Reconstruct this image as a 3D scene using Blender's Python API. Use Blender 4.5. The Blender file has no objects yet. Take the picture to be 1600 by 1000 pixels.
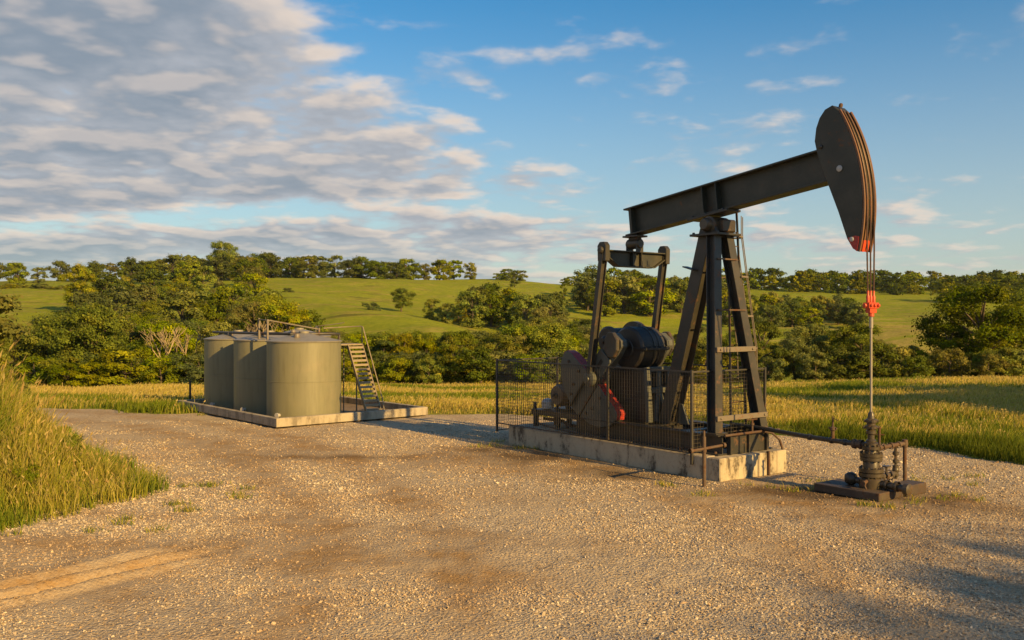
import bpy, math, random
import numpy as np
from mathutils import Vector, Matrix

rad = math.radians
scene = bpy.context.scene
COL = scene.collection

# ------------------------------------------------------------------ camera
cam_d = bpy.data.cameras.new('camera')
cam = bpy.data.objects.new('camera', cam_d)
COL.objects.link(cam)
cam.location = (0, 0, 3.0)
cam.rotation_euler = (rad(90), 0, 0)
cam_d.sensor_width = 36.0
cam_d.lens = 31.5
cam_d.clip_start = 0.1
cam_d.clip_end = 8000
scene.camera = cam

# ------------------------------------------------------------------ sun, sky, exposure
SUN_AZ = 137.0           # degrees clockwise from +Y (camera looks along +Y)
SUN_EL = 20.5
sun_dir = Vector((math.sin(rad(SUN_AZ)) * math.cos(rad(SUN_EL)),
                  math.cos(rad(SUN_AZ)) * math.cos(rad(SUN_EL)), math.sin(rad(SUN_EL))))
sd = bpy.data.lights.new('sun', 'SUN')
sd.energy = 5.0
sd.angle = rad(0.53)
sd.color = (1.0, 0.635, 0.205)
so = bpy.data.objects.new('sun', sd)
COL.objects.link(so)
so.rotation_euler = (-sun_dir).to_track_quat('-Z', 'Y').to_euler()
so.location = (30, -30, 30)

scene.view_settings.view_transform = 'Standard'
scene.view_settings.look = 'None'
scene.view_settings.exposure = 0.80
scene.view_settings.gamma = 1.0
scene.view_settings.use_curve_mapping = False

world = bpy.data.worlds.new('World')
scene.world = world
world.use_nodes = True


class NT:
    """small helper for writing node trees"""
    def __init__(self, tree):
        self.t = tree
        self.n = tree.nodes
        self.l = tree.links

    def node(self, typ, **kw):
        nd = self.n.new(typ)
        for k, v in kw.items():
            setattr(nd, k, v)
        return nd

    def put(self, sock, v):
        if v is None:
            return
        if hasattr(v, 'is_output') or isinstance(v, bpy.types.NodeSocket):
            self.l.new(v, sock)
        else:
            if isinstance(v, tuple) and len(v) == 3 and sock.type == 'RGBA':
                v = (*v, 1.0)
            sock.default_value = v

    def math(self, op, a, b=None, c=None, clamp=False):
        nd = self.node('ShaderNodeMath', operation=op, use_clamp=clamp)
        self.put(nd.inputs[0], a)
        self.put(nd.inputs[1], b)
        self.put(nd.inputs[2], c)
        return nd.outputs[0]

    def vmath(self, op, a, b=None, out=0):
        nd = self.node('ShaderNodeVectorMath', operation=op)
        self.put(nd.inputs[0], a)
        if b is not None:
            self.put(nd.inputs[3] if op == 'SCALE' else nd.inputs[1], b)
        return nd.outputs[out]

    def mix(self, f, a, b, blend='MIX'):
        nd = self.node('ShaderNodeMix', data_type='RGBA', blend_type=blend)
        self.put(nd.inputs[0], f)
        self.put(nd.inputs[6], a)
        self.put(nd.inputs[7], b)
        return nd.outputs[2]

    def smooth(self, v, a, b, lo=0.0, hi=1.0):
        nd = self.node('ShaderNodeMapRange', interpolation_type='SMOOTHSTEP')
        self.put(nd.inputs[0], v)
        self.put(nd.inputs[1], a)
        self.put(nd.inputs[2], b)
        self.put(nd.inputs[3], lo)
        self.put(nd.inputs[4], hi)
        return nd.outputs[0]

    def noise(self, vec, scale, detail=4.0, rough=0.55, dist=0.0, dim='3D'):
        nd = self.node('ShaderNodeTexNoise', noise_dimensions=dim)
        if vec is not None:
            self.put(nd.inputs['Vector'], vec)
        nd.inputs['Scale'].default_value = scale
        nd.inputs['Detail'].default_value = detail
        nd.inputs['Roughness'].default_value = rough
        nd.inputs['Distortion'].default_value = dist
        return nd.outputs[0]

    def attr(self, name, out='Fac'):
        nd = self.node('ShaderNodeAttribute', attribute_name=name)
        return nd.outputs[out]


def build_world():
    k = NT(world.node_tree)
    k.n.clear()
    out = k.node('ShaderNodeOutputWorld')
    bg = k.node('ShaderNodeBackground')
    bg.inputs['Strength'].default_value = 0.070
    k.l.new(bg.outputs[0], out.inputs[0])
    sky = k.node('ShaderNodeTexSky', sky_type='NISHITA')
    sky.sun_disc = False
    sky.sun_elevation = rad(SUN_EL)
    sky.sun_rotation = rad(SUN_AZ)
    sky.altitude = 250
    sky.air_density = 1.15
    sky.dust_density = 0.4
    sky.ozone_density = 3.0
    geo = k.node('ShaderNodeTexCoord')
    d = geo.outputs['Generated']
    sp = k.node('ShaderNodeSeparateXYZ')
    k.l.new(d, sp.inputs[0])
    x, y, z = sp.outputs
    # clouds: noise on a cloud deck overhead, seen in perspective
    zz = k.math('ADD', k.math('MAXIMUM', z, 0.0), 0.16)
    u = k.math('DIVIDE', x, zz)
    v = k.math('DIVIDE', y, zz)

    def deck(du, dv, det=8.0):
        cb = k.node('ShaderNodeCombineXYZ')
        k.put(cb.inputs[0], k.math('ADD', u, du))
        k.put(cb.inputs[1], k.math('ADD', v, dv))
        cb.inputs[2].default_value = 3.7
        p = cb.outputs[0]
        small = k.math('ADD', k.math('MULTIPLY', k.noise(p, 2.5, det, 0.52, 0.2), 0.50), k.math('MULTIPLY', k.noise(p, 6.4, det, 0.50, 0.1), 0.50))
        big = k.noise(p, 0.60, 3.0, 0.5, 0.0)
        return k.math('ADD', k.math('MULTIPLY', small, 0.62), k.math('MULTIPLY', big, 0.38))

    d0 = deck(0.0, 0.0)
    s0 = deck(0.0, 0.0, 3.0)
    s1 = deck(0.05, -0.09, 3.0)
    # one great bank of cloud to the west, its edge running north-east, thin cover elsewhere
    edge = k.math('SUBTRACT', k.math('MULTIPLY_ADD', v, 0.40, -1.27), u)
    bank = k.smooth(edge, -0.55, 0.60)
    low = k.smooth(v, 3.22, 3.46, 1.0, 0.25)
    low2 = k.smooth(v, 3.50, 3.85, 0.0, 0.115)
    cover = k.math('ADD', k.math('MULTIPLY', k.math('MULTIPLY', bank, low), 0.195), k.math('MULTIPLY_ADD', low2, k.smooth(u, -0.9, 1.4, 1.0, 0.25), 0.012))
    dens = k.smooth(k.math('ADD', d0, cover), 0.525, 0.645)
    thick = k.smooth(k.math('ADD', d0, cover), 0.57, 0.76)
    lit = k.smooth(k.math('SUBTRACT', s0, s1), -0.03, 0.075)
    shade_c = k.mix(thick, (4.0, 4.05, 4.3), (2.15, 2.55, 3.05))
    lit_c = k.mix(thick, (7.2, 6.0, 5.0), (4.3, 4.0, 3.9))
    cloud_c = k.mix(lit, shade_c, lit_c)
    fade = k.smooth(z, 0.0, 0.12, 0.55, 0.95)
    alpha = k.math('MULTIPLY', dens, fade)
    # low bank of pale haze along the horizon
    hz = k.smooth(z, 0.0, 0.38, 0.64, 0.0)
    hs = k.node('ShaderNodeHueSaturation')
    hs.inputs['Saturation'].default_value = 1.35
    hs.inputs['Value'].default_value = 1.0
    k.l.new(sky.outputs[0], hs.inputs['Color'])
    blue = k.mix(1.0, hs.outputs[0], (0.97, 1.14, 1.10), 'MULTIPLY')
    base = k.mix(hz, blue, (4.2, 4.15, 4.25))
    col = k.mix(alpha, base, cloud_c)
    k.l.new(col, bg.inputs['Color'])


build_world()

# ------------------------------------------------------------------ noise in numpy
_lat = np.random.RandomState(11).rand(256, 256)


def vnoise(x, y):
    xi = np.floor(x).astype(int)
    yi = np.floor(y).astype(int)
    fx = x - xi
    fy = y - yi
    fx = fx * fx * (3 - 2 * fx)
    fy = fy * fy * (3 - 2 * fy)
    a = _lat[xi % 256, yi % 256]
    b = _lat[(xi + 1) % 256, yi % 256]
    c = _lat[xi % 256, (yi + 1) % 256]
    e = _lat[(xi + 1) % 256, (yi + 1) % 256]
    return (a * (1 - fx) + b * fx) * (1 - fy) + (c * (1 - fx) + e * fx) * fy - 0.5


def fbm(x, y, scale, octaves=4, gain=0.5):
    s = 0
    amp = 1.0
    f = 1.0 / scale
    for i in range(octaves):
        s = s + amp * vnoise(x * f + 17.3 * i + 900, y * f + 5.1 * i + 900)
        amp *= gain
        f *= 2.03
    return s


def sstep(v, a, b):
    t = np.clip((v - a) / (b - a), 0, 1)
    return t * t * (3 - 2 * t)


# ------------------------------------------------------------------ lie of the land
# heights of valley floor and hills: columns are bearings (x/y), rows distances y
_BEAR = np.array([-0.75, -0.55, -0.36, -0.25, -0.10, 0.02, 0.12, 0.25, 0.40, 0.50, 0.62, 0.80])
_DIST = np.array([30, 40, 50, 60, 75, 95, 120, 150, 190, 240, 300, 370, 450, 600, 900, 1600, 4000.])
_HT = np.array([
    # 30   40    50    60    75    95   120   150   190   240   300   370   450   600  900 1600 4000
    [0, -0.4, -1.0, -1.8, -3.0, -4.1, -2.6, 0.3, 4.0, 9.2, 14.6, 18.6, 21.5, 24, 22, 10, -10],
    [0, -0.4, -1.0, -1.8, -3.0, -4.1, -2.4, 0.9, 4.6, 9.6, 14.8, 18.6, 21.5, 24, 22, 10, -10],
    [0, -0.4, -1.0, -1.8, -3.0, -4.0, -2.8, 0.4, 4.6, 10., 15.5, 19.0, 21.5, 23, 20, 10, -10],
    [0, -0.5, -0.9, -1.5, -2.6, -3.9, -3.2, 0.0, 5.0, 10.6, 16.4, 19.6, 20.5, 20, 15, 8, -10],
    [0, -0.4, -0.9, -1.4, -2.5, -3.8, -3.3, 0.4, 5.2, 10.8, 16.8, 19.2, 19.5, 19, 14, 8, -10],
    [0, -0.4, -0.9, -1.4, -2.5, -3.8, -3.6, -0.8, 3.6, 8.6, 14.4, 18.0, 19.2, 19, 15, 8, -10],
    [0, -0.4, -0.9, -1.4, -2.6, -3.9, -4.2, -2.3, 1.4, 6.4, 12.0, 17.0, 20.0, 21, 17, 8, -10],
    [0, -0.3, -0.8, -1.3, -2.5, -3.7, -3.8, -2.6, 0.2, 4.0, 9.2, 14.6, 18.2, 20.5, 18, 10, -10],
    [0, -0.2, -0.55, -1.1, -2.3, -3.5, -3.5, -1.9, 0.3, 3.0, 7.7, 13.0, 17.1, 21, 22, 10, -10],
    [0, -0.1, -0.35, -0.9, -2.1, -3.3, -3.4, -1.8, 0.6, 3.6, 8.2, 13.2, 17.6, 22, 24, 10, -10],
    [0, 0.0, -0.20, -0.7, -1.9, -3.1, -3.4, -1.8, 1.0, 4.0, 8.4, 13.6, 18.1, 23, 24, 10, -10],
    [0, 0.0, -0.20, -0.7, -1.9, -3.1, -3.4, -1.8, 1.0, 4.0, 8.4, 13.6, 18.1, 23, 24, 10, -10],
])
_gb = np.linspace(-0.75, 0.80, 156)
_gl = np.linspace(math.log(30), math.log(4000), 240)


def _fine():
    t = np.array([np.interp(_gl, np.log(_DIST), r) for r in _HT])
    g = np.array([np.interp(_gb, _BEAR, t[:, j]) for j in range(t.shape[1])]).T
    for _ in range(3):
        w = 4
        p = np.pad(g, ((w, w), (0, 0)), mode='edge')
        g = sum(p[i:i + g.shape[0]] for i in range(2 * w + 1)) / (2 * w + 1)
        w = 2
        p = np.pad(g, ((0, 0), (w, w)), mode='edge')
        g = sum(p[:, i:i + g.shape[1]] for i in range(2 * w + 1)) / (2 * w + 1)
    return g


_G = _fine()

# outline of the gravel yard and of its track
YARD = np.array([(-2.75, 28.9), (-0.2, 29.0), (3.0, 26.8), (6.9, 23.6), (7.4, 23.2), (9.75, 21.0), (10.8, 18.6), (13.5, 14.5),
                 (14.5, 9), (9.5, 2.5), (8, -45), (-45, -45), (-45, 8.5), (-16, 9.6), (-11, 11.2), (-7.3, 12.7), (-6.75, 13.8), (-6.35, 15.0),
                 (-6.6, 16.1), (-7.6, 17.8), (-10.2, 21.0), (-13.4, 25.2), (-15.6, 28.2), (-20, 29.6), (-40, 29.5), (-40, 33.2), (-20, 32.8),
                 (-16.2, 31.2), (-13.6, 30.3), (-12.2, 29.3), (-11.2, 29.1), (-9.9, 29.5), (-6.0, 31.0), (-3.4, 29.8)])


def poly_sd(px, py, poly):
    """signed distance, negative inside"""
    d = np.full(px.shape, 1e9)
    ins = np.zeros(px.shape, bool)
    n = len(poly)
    for i in range(n):
        ax, ay = poly[i]
        bx, by = poly[(i + 1) % n]
        ex, ey = bx - ax, by - ay
        wx, wy = px - ax, py - ay
        t = np.clip((wx * ex + wy * ey) / (ex * ex + ey * ey), 0, 1)
        d = np.minimum(d, (wx - t * ex) ** 2 + (wy - t * ey) ** 2)
        c = (ay <= py) != (by <= py)
        with np.errstate(divide='ignore', invalid='ignore'):
            xi = ax + (py - ay) / (by - ay if by != ay else 1e-9) * ex
        ins ^= c & (px < xi)
    d = np.sqrt(d)
    return np.where(ins, -d, d)


def yard_sd(x, y):
    return poly_sd(x, y, YARD) + 0.5 * fbm(x, y, 1.6, 3)


def land(x, y):
    x = np.asarray(x, float)
    y = np.asarray(y, float)
    yy = np.maximum(y, 30.0)
    b = np.clip(x / yy, -0.75, 0.80)
    fi = (b - _gb[0]) / (_gb[1] - _gb[0])
    fj = np.clip((np.log(yy) - _gl[0]) / (_gl[1] - _gl[0]), 0, len(_gl) - 1.001)
    i = np.clip(fi.astype(int), 0, len(_gb) - 2)
    j = np.clip(fj.astype(int), 0, len(_gl) - 2)
    fi = fi - i
    fj = fj - j
    z = (_G[i, j] * (1 - fi) + _G[i + 1, j] * fi) * (1 - fj) + (_G[i, j + 1] * (1 - fi) + _G[i + 1, j + 1] * fi) * fj
    far = sstep(yy, 60, 160)
    z = z + far * (2.2 * fbm(x, y, 60, 3) + 0.5 * fbm(x, y, 14, 3))
    # two grassy spurs running down across the slope
    for ax, ay, bx_, by, hgt, wid in ((-62, 214, 3, 116, 3.6, 13.0), (44, 196, 84, 150, 2.6, 12.0)):
        ex, ey = bx_ - ax, by - ay
        L = math.hypot(ex, ey)
        t = ((x - ax) * ex + (y - ay) * ey) / L / L
        dd = ((x - ax) * ey - (y - ay) * ex) / L
        z = z + hgt * np.exp(-(dd / wid) ** 2) * sstep(t, -0.25, 0.2) * (1 - sstep(t, 0.75, 1.1))
    near = sstep(yy, 34, 50) * (1 - far)
    z = z + near * 0.5 * fbm(x, y, 11, 3)
    # grassy bank beside the track
    sdv = poly_sd(x, y, YARD)
    bank = sstep(sdv, 0.2, 3.2) * sstep(-x, 6.0, 7.5) * (1 - sstep(y, 18, 28)) * sstep(y, 5, 11)
    z = z + bank * (1.25 + 0.35 * fbm(x, y, 3.0, 2) + 1.35 * sstep(-x, 8.3, 11.6))
    # the grass stands a little above the yard
    z = z + 0.10 * sstep(sdv, 0.0, 1.2) * (1 - sstep(y, 30, 45))
    return z


def land1(x, y):
    return float(land(np.array([x]), np.array([y]))[0])


def RUTS(x, y):
    """wheel ruts pressed in the soft earth beside the bank"""
    # centre line from (-6.2, 9.2) to (-3.7, 11.9)
    ax, ay, bx, by = -6.6, 8.75, -3.6, 11.9
    L = math.hypot(bx - ax, by - ay)
    ux, uy = (bx - ax) / L, (by - ay) / L
    s = (x - ax) * ux + (y - ay) * uy
    t = -(x - ax) * uy + (y - ay) * ux + 0.10 * np.sin(s * 1.3) + 0.06 * fbm(x, y, 0.5, 2)
    m = sstep(s, 0.0, 0.8) * (1 - sstep(s, L - 1.3, L))
    z = 0
    for c, a in ((-0.22, 0.075), (0.02, -0.075), (0.24, 0.070), (0.50, -0.05), (0.74, 0.05)):
        z = z + a * np.exp(-((t - c) / 0.085) ** 2)
    band = np.exp(-((t - 0.2) / 0.55) ** 2) * m * np.clip(1.0 + 1.3 * fbm(x, y, 0.45, 3), 0.2, 1.2)
    return z * m, band


def oil_and_strip(X, Y):
    """dark oily earth round the wellhead and along the foot of the pad, and a dark strip in the yard"""
    o = 0
    for cx, cy, sx, sy, w in ((5.7, 15.5, 1.1, 0.6, 1.0), (6.9, 15.2, 0.9, 0.6, 0.7), (2.4, 17.6, 1.3, 0.9, 0.75), (0.6, 19.8, 1.2, 0.9, 0.8), (-0.6, 20.9, 1.3, 0.6, 0.6),
                              (4.9, 15.9, 1.2, 0.5, 0.6), (7.6, 14.2, 1.4, 0.5, 0.4), (-3.5, 19.9, 2.2, 0.35, 0.55)):  # last entry is a long thin dark strip across the open yard
        o = o + w * np.exp(-((X - cx) / sx) ** 2 - ((Y - cy) / sy) ** 2)
    return np.clip(o * (1 + 1.3 * fbm(X, Y, 0.7, 3)), 0, 1)


def yard_dirt(X, Y):
    """bare brown earth showing through the gravel, and the packed wheel lanes"""
    dirt = 0.60 * RUTS(X, Y)[1]
    for cx, cy, sx, sy, w in ((-6.8, 22.5, 2.6, 1.5, 0.55), (-4.2, 20.2, 3.4, 1.0, 0.95), (-1.0, 19.6, 2.4, 1.2, 0.9), (1.2, 18.3, 2.2, 1.5, 0.85),
                              (3.6, 15.4, 2.4, 1.1, 0.6), (6.4, 14.6, 2.4, 1.5, 0.85), (-4.5, 12.0, 1.8, 1.2, 0.6), (-9.0, 24.5, 2.0, 1.6, 0.25),
                              (-6.0, 10.3, 2.4, 1.2, 0.6), (0.4, 21.0, 1.8, 1.5, 0.7), (5.8, 15.8, 1.2, 1.0, 0.95), (8.8, 13.0, 1.8, 1.0, 0.5)):
        dirt = dirt + w * np.exp(-((X - cx) / sx) ** 2 - ((Y - cy) / sy) ** 2) * (1 + 1.1 * fbm(X, Y, 0.9, 3))
    # packed wheel lanes: from the foreground round to the tank track, and out past the bank
    w_ = 0.5 * fbm(X, Y, 6.0, 2)
    r1 = np.hypot(X + 24.0, Y - 8.0)
    for lane, w in ((21.6, 0.75), (23.5, 0.8), (28.0, 0.5), (30.0, 0.5)):
        dirt = dirt + w * np.exp(-((r1 - lane - w_) / 0.50) ** 2) * (1 + 0.8 * fbm(X, Y, 0.8, 3))
    r2 = np.hypot(X + 9.0, Y + 14.0)
    for lane, w in ((26.2, 0.65), (28.0, 0.6)):
        dirt = dirt + w * np.exp(-((r2 - lane - w_) / 0.45) ** 2) * (1 + 0.8 * fbm(X, Y, 0.8, 3)) * (1 - sstep(X, -1, 3))
    return np.clip(dirt + 0.55 * fbm(X, Y, 1.7, 3), 0, 1)


# ------------------------------------------------------------------ mesh helpers
class MB:
    """collects shapes, then links them as one mesh object"""
    def __init__(self):
        self.v = []
        self.f = []
        self.mi = []
        self.cur = 0

    def add(self, vs, fs):
        o = len(self.v)
        self.v.extend([tuple(p) for p in vs])
        for f in fs:
            self.f.append(tuple(i + o for i in f))
            self.mi.append(self.cur)
        return self

    def frame(self, o, ex, ey, ez, pts2, length):
        """a 2D outline (in ex, ey) pushed along ez"""
        o, ex, ey, ez = Vector(o), Vector(ex), Vector(ey), Vector(ez)
        n = len(pts2)
        if ex.cross(ey).dot(ez) < 0:
            pts2 = list(pts2)[::-1]
        a = [o + ex * p + ey * q for p, q in pts2]
        b = [p + ez * length for p in a]
        fs = [tuple(range(n - 1, -1, -1)), tuple(range(n, 2 * n))]
        fs += [(i, (i + 1) % n, n + (i + 1) % n, n + i) for i in range(n)]
        return self.add(a + b, fs)

    def box(self, x0, x1, y0, y1, z0, z1):
        return self.frame((0, 0, z0), (1, 0, 0), (0, 1, 0), (0, 0, 1), [(x0, y0), (x1, y0), (x1, y1), (x0, y1)], z1 - z0)

    def beam(self, p0, p1, w, h, up=(0, 0, 1)):
        """rectangular bar: w across, h along 'up'"""
        p0, p1 = Vector(p0), Vector(p1)
        d = (p1 - p0)
        L = d.length
        d.normalize()
        u = Vector(up)
        u = (u - d * u.dot(d))
        if u.length < 1e-5:
            u = Vector((1, 0, 0)) - d * d.x
        u.normalize()
        s = d.cross(u)
        return self.frame(p0, s, u, d, [(-w / 2, -h / 2), (w / 2, -h / 2), (w / 2, h / 2), (-w / 2, h / 2)], L)

    def ibeam(self, p0, p1, w, h, tf, tw, up=(0, 0, 1)):
        p0, p1 = Vector(p0), Vector(p1)
        d = (p1 - p0)
        L = d.length
        d.normalize()
        u = Vector(up)
        u = (u - d * u.dot(d)).normalized()
        s = d.cross(u)
        a, b, c = w / 2, h / 2, tw / 2
        o = [(-a, -b), (a, -b), (a, -b + tf), (c, -b + tf), (c, b - tf), (a, b - tf), (a, b), (-a, b), (-a, b - tf), (-c, b - tf),
             (-c, -b + tf), (-a, -b + tf)]
        return self.frame(p0, s, u, d, o, L)

    def tube(self, pts, r, n=8, caps=True):
        pts = [Vector(p) for p in pts]
        rs = r if isinstance(r, (list, tuple)) else [r] * len(pts)
        ref = Vector((0.13, 0.27, 0.95))
        vs = []
        for i, p in enumerate(pts):
            a = pts[max(i - 1, 0)]
            b = pts[min(i + 1, len(pts) - 1)]
            d = (b - a).normalized()
            e1 = d.cross(ref)
            if e1.length < 0.05:
                e1 = d.cross(Vector((1, 0, 0)))
            e1.normalize()
            e2 = d.cross(e1)
            for k in range(n):
                t = 2 * math.pi * k / n
                vs.append(p + (e1 * math.cos(t) + e2 * math.sin(t)) * rs[i])
        fs = []
        for i in range(len(pts) - 1):
            for k in range(n):
                fs.append((i * n + k, i * n + (k + 1) % n, (i + 1) * n + (k + 1) % n, (i + 1) * n + k))
        if caps:
            fs.append(tuple(range(n - 1, -1, -1)))
            fs.append(tuple((len(pts) - 1) * n + k for k in range(n)))
        return self.add(vs, fs)

    def lathe(self, prof, o=(0, 0, 0), axis=(0, 0, 1), n=24):
        """prof: list of (radius, distance along axis)"""
        o, d = Vector(o), Vector(axis).normalized()
        e1 = d.orthogonal().normalized()
        e2 = d.cross(e1)
        vs, rows = [], []
        for r, h in prof:
            if r < 1e-6:
                rows.append([len(vs)])
                vs.append(o + d * h)
            else:
                rows.append(list(range(len(vs), len(vs) + n)))
                for k in range(n):
                    t = 2 * math.pi * k / n
                    vs.append(o + d * h + (e1 * math.cos(t) + e2 * math.sin(t)) * r)
        fs = []
        for a, b in zip(rows, rows[1:]):
            for k in range(n):
                k2 = (k + 1) % n
                if len(a) == 1 and len(b) == 1:
                    continue
                if len(a) == 1:
                    fs.append((a[0], b[k2], b[k]))
                elif len(b) == 1:
                    fs.append((a[k], a[k2], b[0]))
                else:
                    fs.append((a[k], a[k2], b[k2], b[k]))
        return self.add(vs, fs)

    def cyl(self, p0, p1, r, n=20, r1=None):
        p0, p1 = Vector(p0), Vector(p1)
        L = (p1 - p0).length
        return self.lathe([(0, 0), (r, 0), (r if r1 is None else r1, L), (0, L)], p0, p1 - p0, n)

    def build(self, name, mats, parent=None, smooth=False, bevel=0.0, label=None, kind=None):
        me = bpy.data.meshes.new(name)
        me.from_pydata(self.v, [], self.f)
        mats = mats if isinstance(mats, (list, tuple)) else [mats]
        for m in mats:
            me.materials.append(m)
        if len(mats) > 1:
            me.polygons.foreach_set('material_index', self.mi)
        me.validate()
        me.update()
        if smooth:
            me.shade_smooth()
            me.set_sharp_from_angle(angle=rad(38))
        o = bpy.data.objects.new(name, me)
        COL.objects.link(o)
        if parent is not None:
            o.parent = parent
        if bevel:
            b = o.modifiers.new('bevel', 'BEVEL')
            b.width = bevel
            b.segments = 1
            b.limit_method = 'ANGLE'
            b.angle_limit = rad(40)
        if label:
            o['label'] = label
        if kind:
            o['kind'] = kind
        return o


def tag(o, label, cat, group=None, kind=None):
    o['label'] = label
    o['category'] = cat
    if group:
        o['group'] = group
    if kind:
        o['kind'] = kind
    return o


def thing(name, label, cat, loc=(0, 0, 0), rz=0.0, group=None):
    o = bpy.data.objects.new(name, None)
    o.empty_display_size = 0.2
    COL.objects.link(o)
    o.location = loc
    o.rotation_euler = (0, 0, rz)
    return tag(o, label, cat, group)


def np_mesh(name, verts, faces, mats, attrs=None, smooth=False):
    """verts (n,3); faces: list of (m,k) index arrays"""
    me = bpy.data.meshes.new(name)
    nl = sum(f.size for f in faces)
    nf = sum(len(f) for f in faces)
    me.vertices.add(len(verts))
    me.vertices.foreach_set('co', np.ascontiguousarray(verts, dtype=np.float32).ravel())
    me.loops.add(nl)
    me.loops.foreach_set('vertex_index', np.concatenate([f.ravel() for f in faces]).astype(np.int32))
    me.polygons.add(nf)
    tot = np.concatenate([np.full(len(f), f.shape[1]) for f in faces]).astype(np.int32)
    start = np.concatenate([[0], np.cumsum(tot)[:-1]]).astype(np.int32)
    me.polygons.foreach_set('loop_start', start)
    me.polygons.foreach_set('loop_total', tot)
    me.polygons.foreach_set('use_smooth', np.full(nf, smooth))
    for m in (mats if isinstance(mats, (list, tuple)) else [mats]):
        me.materials.append(m)
    me.update(calc_edges=True)
    for an, av in (attrs or {}).items():
        if av.ndim == 1:
            a = me.attributes.new(an, 'FLOAT', 'POINT')
            a.data.foreach_set('value', av.astype(np.float32))
        else:
            a = me.attributes.new(an, 'FLOAT_COLOR', 'POINT')
            c4 = np.ones((len(av), 4), np.float32)
            c4[:, :3] = av
            a.data.foreach_set('color', c4.ravel())
    return me


def link(name, me, parent=None):
    o = bpy.data.objects.new(name, me)
    COL.objects.link(o)
    if parent is not None:
        o.parent = parent
    return o


# ------------------------------------------------------------------ materials
def new_mat(name):
    m = bpy.data.materials.new(name)
    m.use_nodes = True
    k = NT(m.node_tree)
    k.n.clear()
    out = k.node('ShaderNodeOutputMaterial')
    return m, k, out


def bsdf(k, out, col, rough=0.6, metal=0.0, bump=None, bump_d=0.01, bump_s=1.0, spec=0.5):
    b = k.node('ShaderNodeBsdfPrincipled')
    k.put(b.inputs['Base Color'], col)
    k.put(b.inputs['Roughness'], rough)
    k.put(b.inputs['Metallic'], metal)
    k.put(b.inputs['Specular IOR Level'], spec)
    if bump is not None:
        bn = k.node('ShaderNodeBump')
        bn.inputs['Distance'].default_value = bump_d
        bn.inputs['Strength'].default_value = bump_s
        k.put(bn.inputs['Height'], bump)
        k.l.new(bn.outputs[0], b.inputs['Normal'])
    k.l.new(b.outputs[0], out.inputs[0])
    return b


def pos(k):
    return k.node('ShaderNodeTexCoord').outputs['Object']


def paint(name, col, rust=(0.13, 0.055, 0.022), amount=0.35, rough=0.45, scale=3.0, dust=(0.20, 0.16, 0.11), dusty=0.25):
    m, k, out = new_mat(name)
    p = pos(k)
    n1 = k.noise(p, scale, 6, 0.65, 0.3)
    n2 = k.noise(p, scale * 7, 5, 0.7)
    n3 = k.noise(p, scale * 0.6, 3, 0.5)
    r = k.smooth(k.math('ADD', k.math('MULTIPLY', n1, 0.65), k.math('MULTIPLY', n2, 0.35)), 0.62 - 0.22 * amount, 0.72 - 0.16 * amount)
    c = k.mix(k.math('MULTIPLY', k.smooth(n3, 0.35, 0.75), dusty), col, dust)
    c = k.mix(k.smooth(n2, 0.3, 0.8, 0.0, 0.35), c, tuple(v * 0.6 for v in col))
    c = k.mix(k.math('MULTIPLY', r, 0.9), c, rust)
    rg = k.math('ADD', k.math('MULTIPLY', r, 0.35), k.math('ADD', k.math('MULTIPLY', n2, 0.25), rough - 0.12))
    bsdf(k, out, c, rg, 0.0, k.math('ADD', n2, k.math('MULTIPLY', r, 0.4)), 0.004, 0.5)
    return m


M = {}
M['dark'] = paint('dark_green_paint', (0.024, 0.025, 0.016), amount=0.22, rough=0.45, dusty=0.16)
M['steel'] = paint('dark_steel_paint', (0.030, 0.028, 0.023), amount=0.40, rough=0.45, dusty=0.15)
M['black'] = paint('black_enamel', (0.012, 0.011, 0.010), amount=0.18, rough=0.52, dusty=0.22)
M['grey'] = paint('grey_paint', (0.072, 0.078, 0.068), amount=0.22, rough=0.5, dusty=0.12)
M['red'] = paint('red_paint', (0.40, 0.035, 0.022), amount=0.35, rough=0.5, dusty=0.1)
M['orange'] = paint('orange_paint', (0.52, 0.062, 0.018), amount=0.25, rough=0.45, dusty=0.05)
M['rust'] = paint('rusty_pipe', (0.075, 0.042, 0.024), rust=(0.10, 0.045, 0.02), amount=0.7, rough=0.7)
M['plate'] = paint('dark_rusty_plate', (0.050, 0.034, 0.024), rust=(0.085, 0.042, 0.022), amount=0.5, rough=0.65)
M['soil'] = paint('berm_soil', (0.20, 0.14, 0.085), rust=(0.12, 0.08, 0.045), amount=0.8, rough=0.95)
M['well'] = paint('oily_iron', (0.045, 0.034, 0.020), amount=0.35, rough=0.38)
M['wood'] = paint('orange_brown_track', (0.155, 0.068, 0.030), rust=(0.12, 0.05, 0.02), amount=0.35, rough=0.6, scale=6, dusty=0.2)
M['cable'] = paint('wire_rope', (0.07, 0.035, 0.02), amount=0.4, rough=0.5)
M['pale'] = paint('pale_metal', (0.45, 0.43, 0.40), amount=0.05, rough=0.4)
M['rod'] = paint('polished_steel', (0.30, 0.27, 0.22), amount=0.0, rough=0.3, dusty=0.1)
M['galv'] = paint('weathered_galvanised', (0.15, 0.125, 0.095), amount=0.45, rough=0.5)
M['walk'] = paint('pale_walkway', (0.25, 0.20, 0.125), amount=0.25, rough=0.6)
M['wire'] = paint('fence_wire', (0.030, 0.028, 0.025), amount=0.25, rough=0.5)
M['motor'] = paint('brown_motor', (0.12, 0.085, 0.055), amount=0.5, rough=0.6)
M['rubber'] = paint('black_rubber', (0.015, 0.015, 0.016), amount=0.0, rough=0.6, dusty=0.2)


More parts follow.
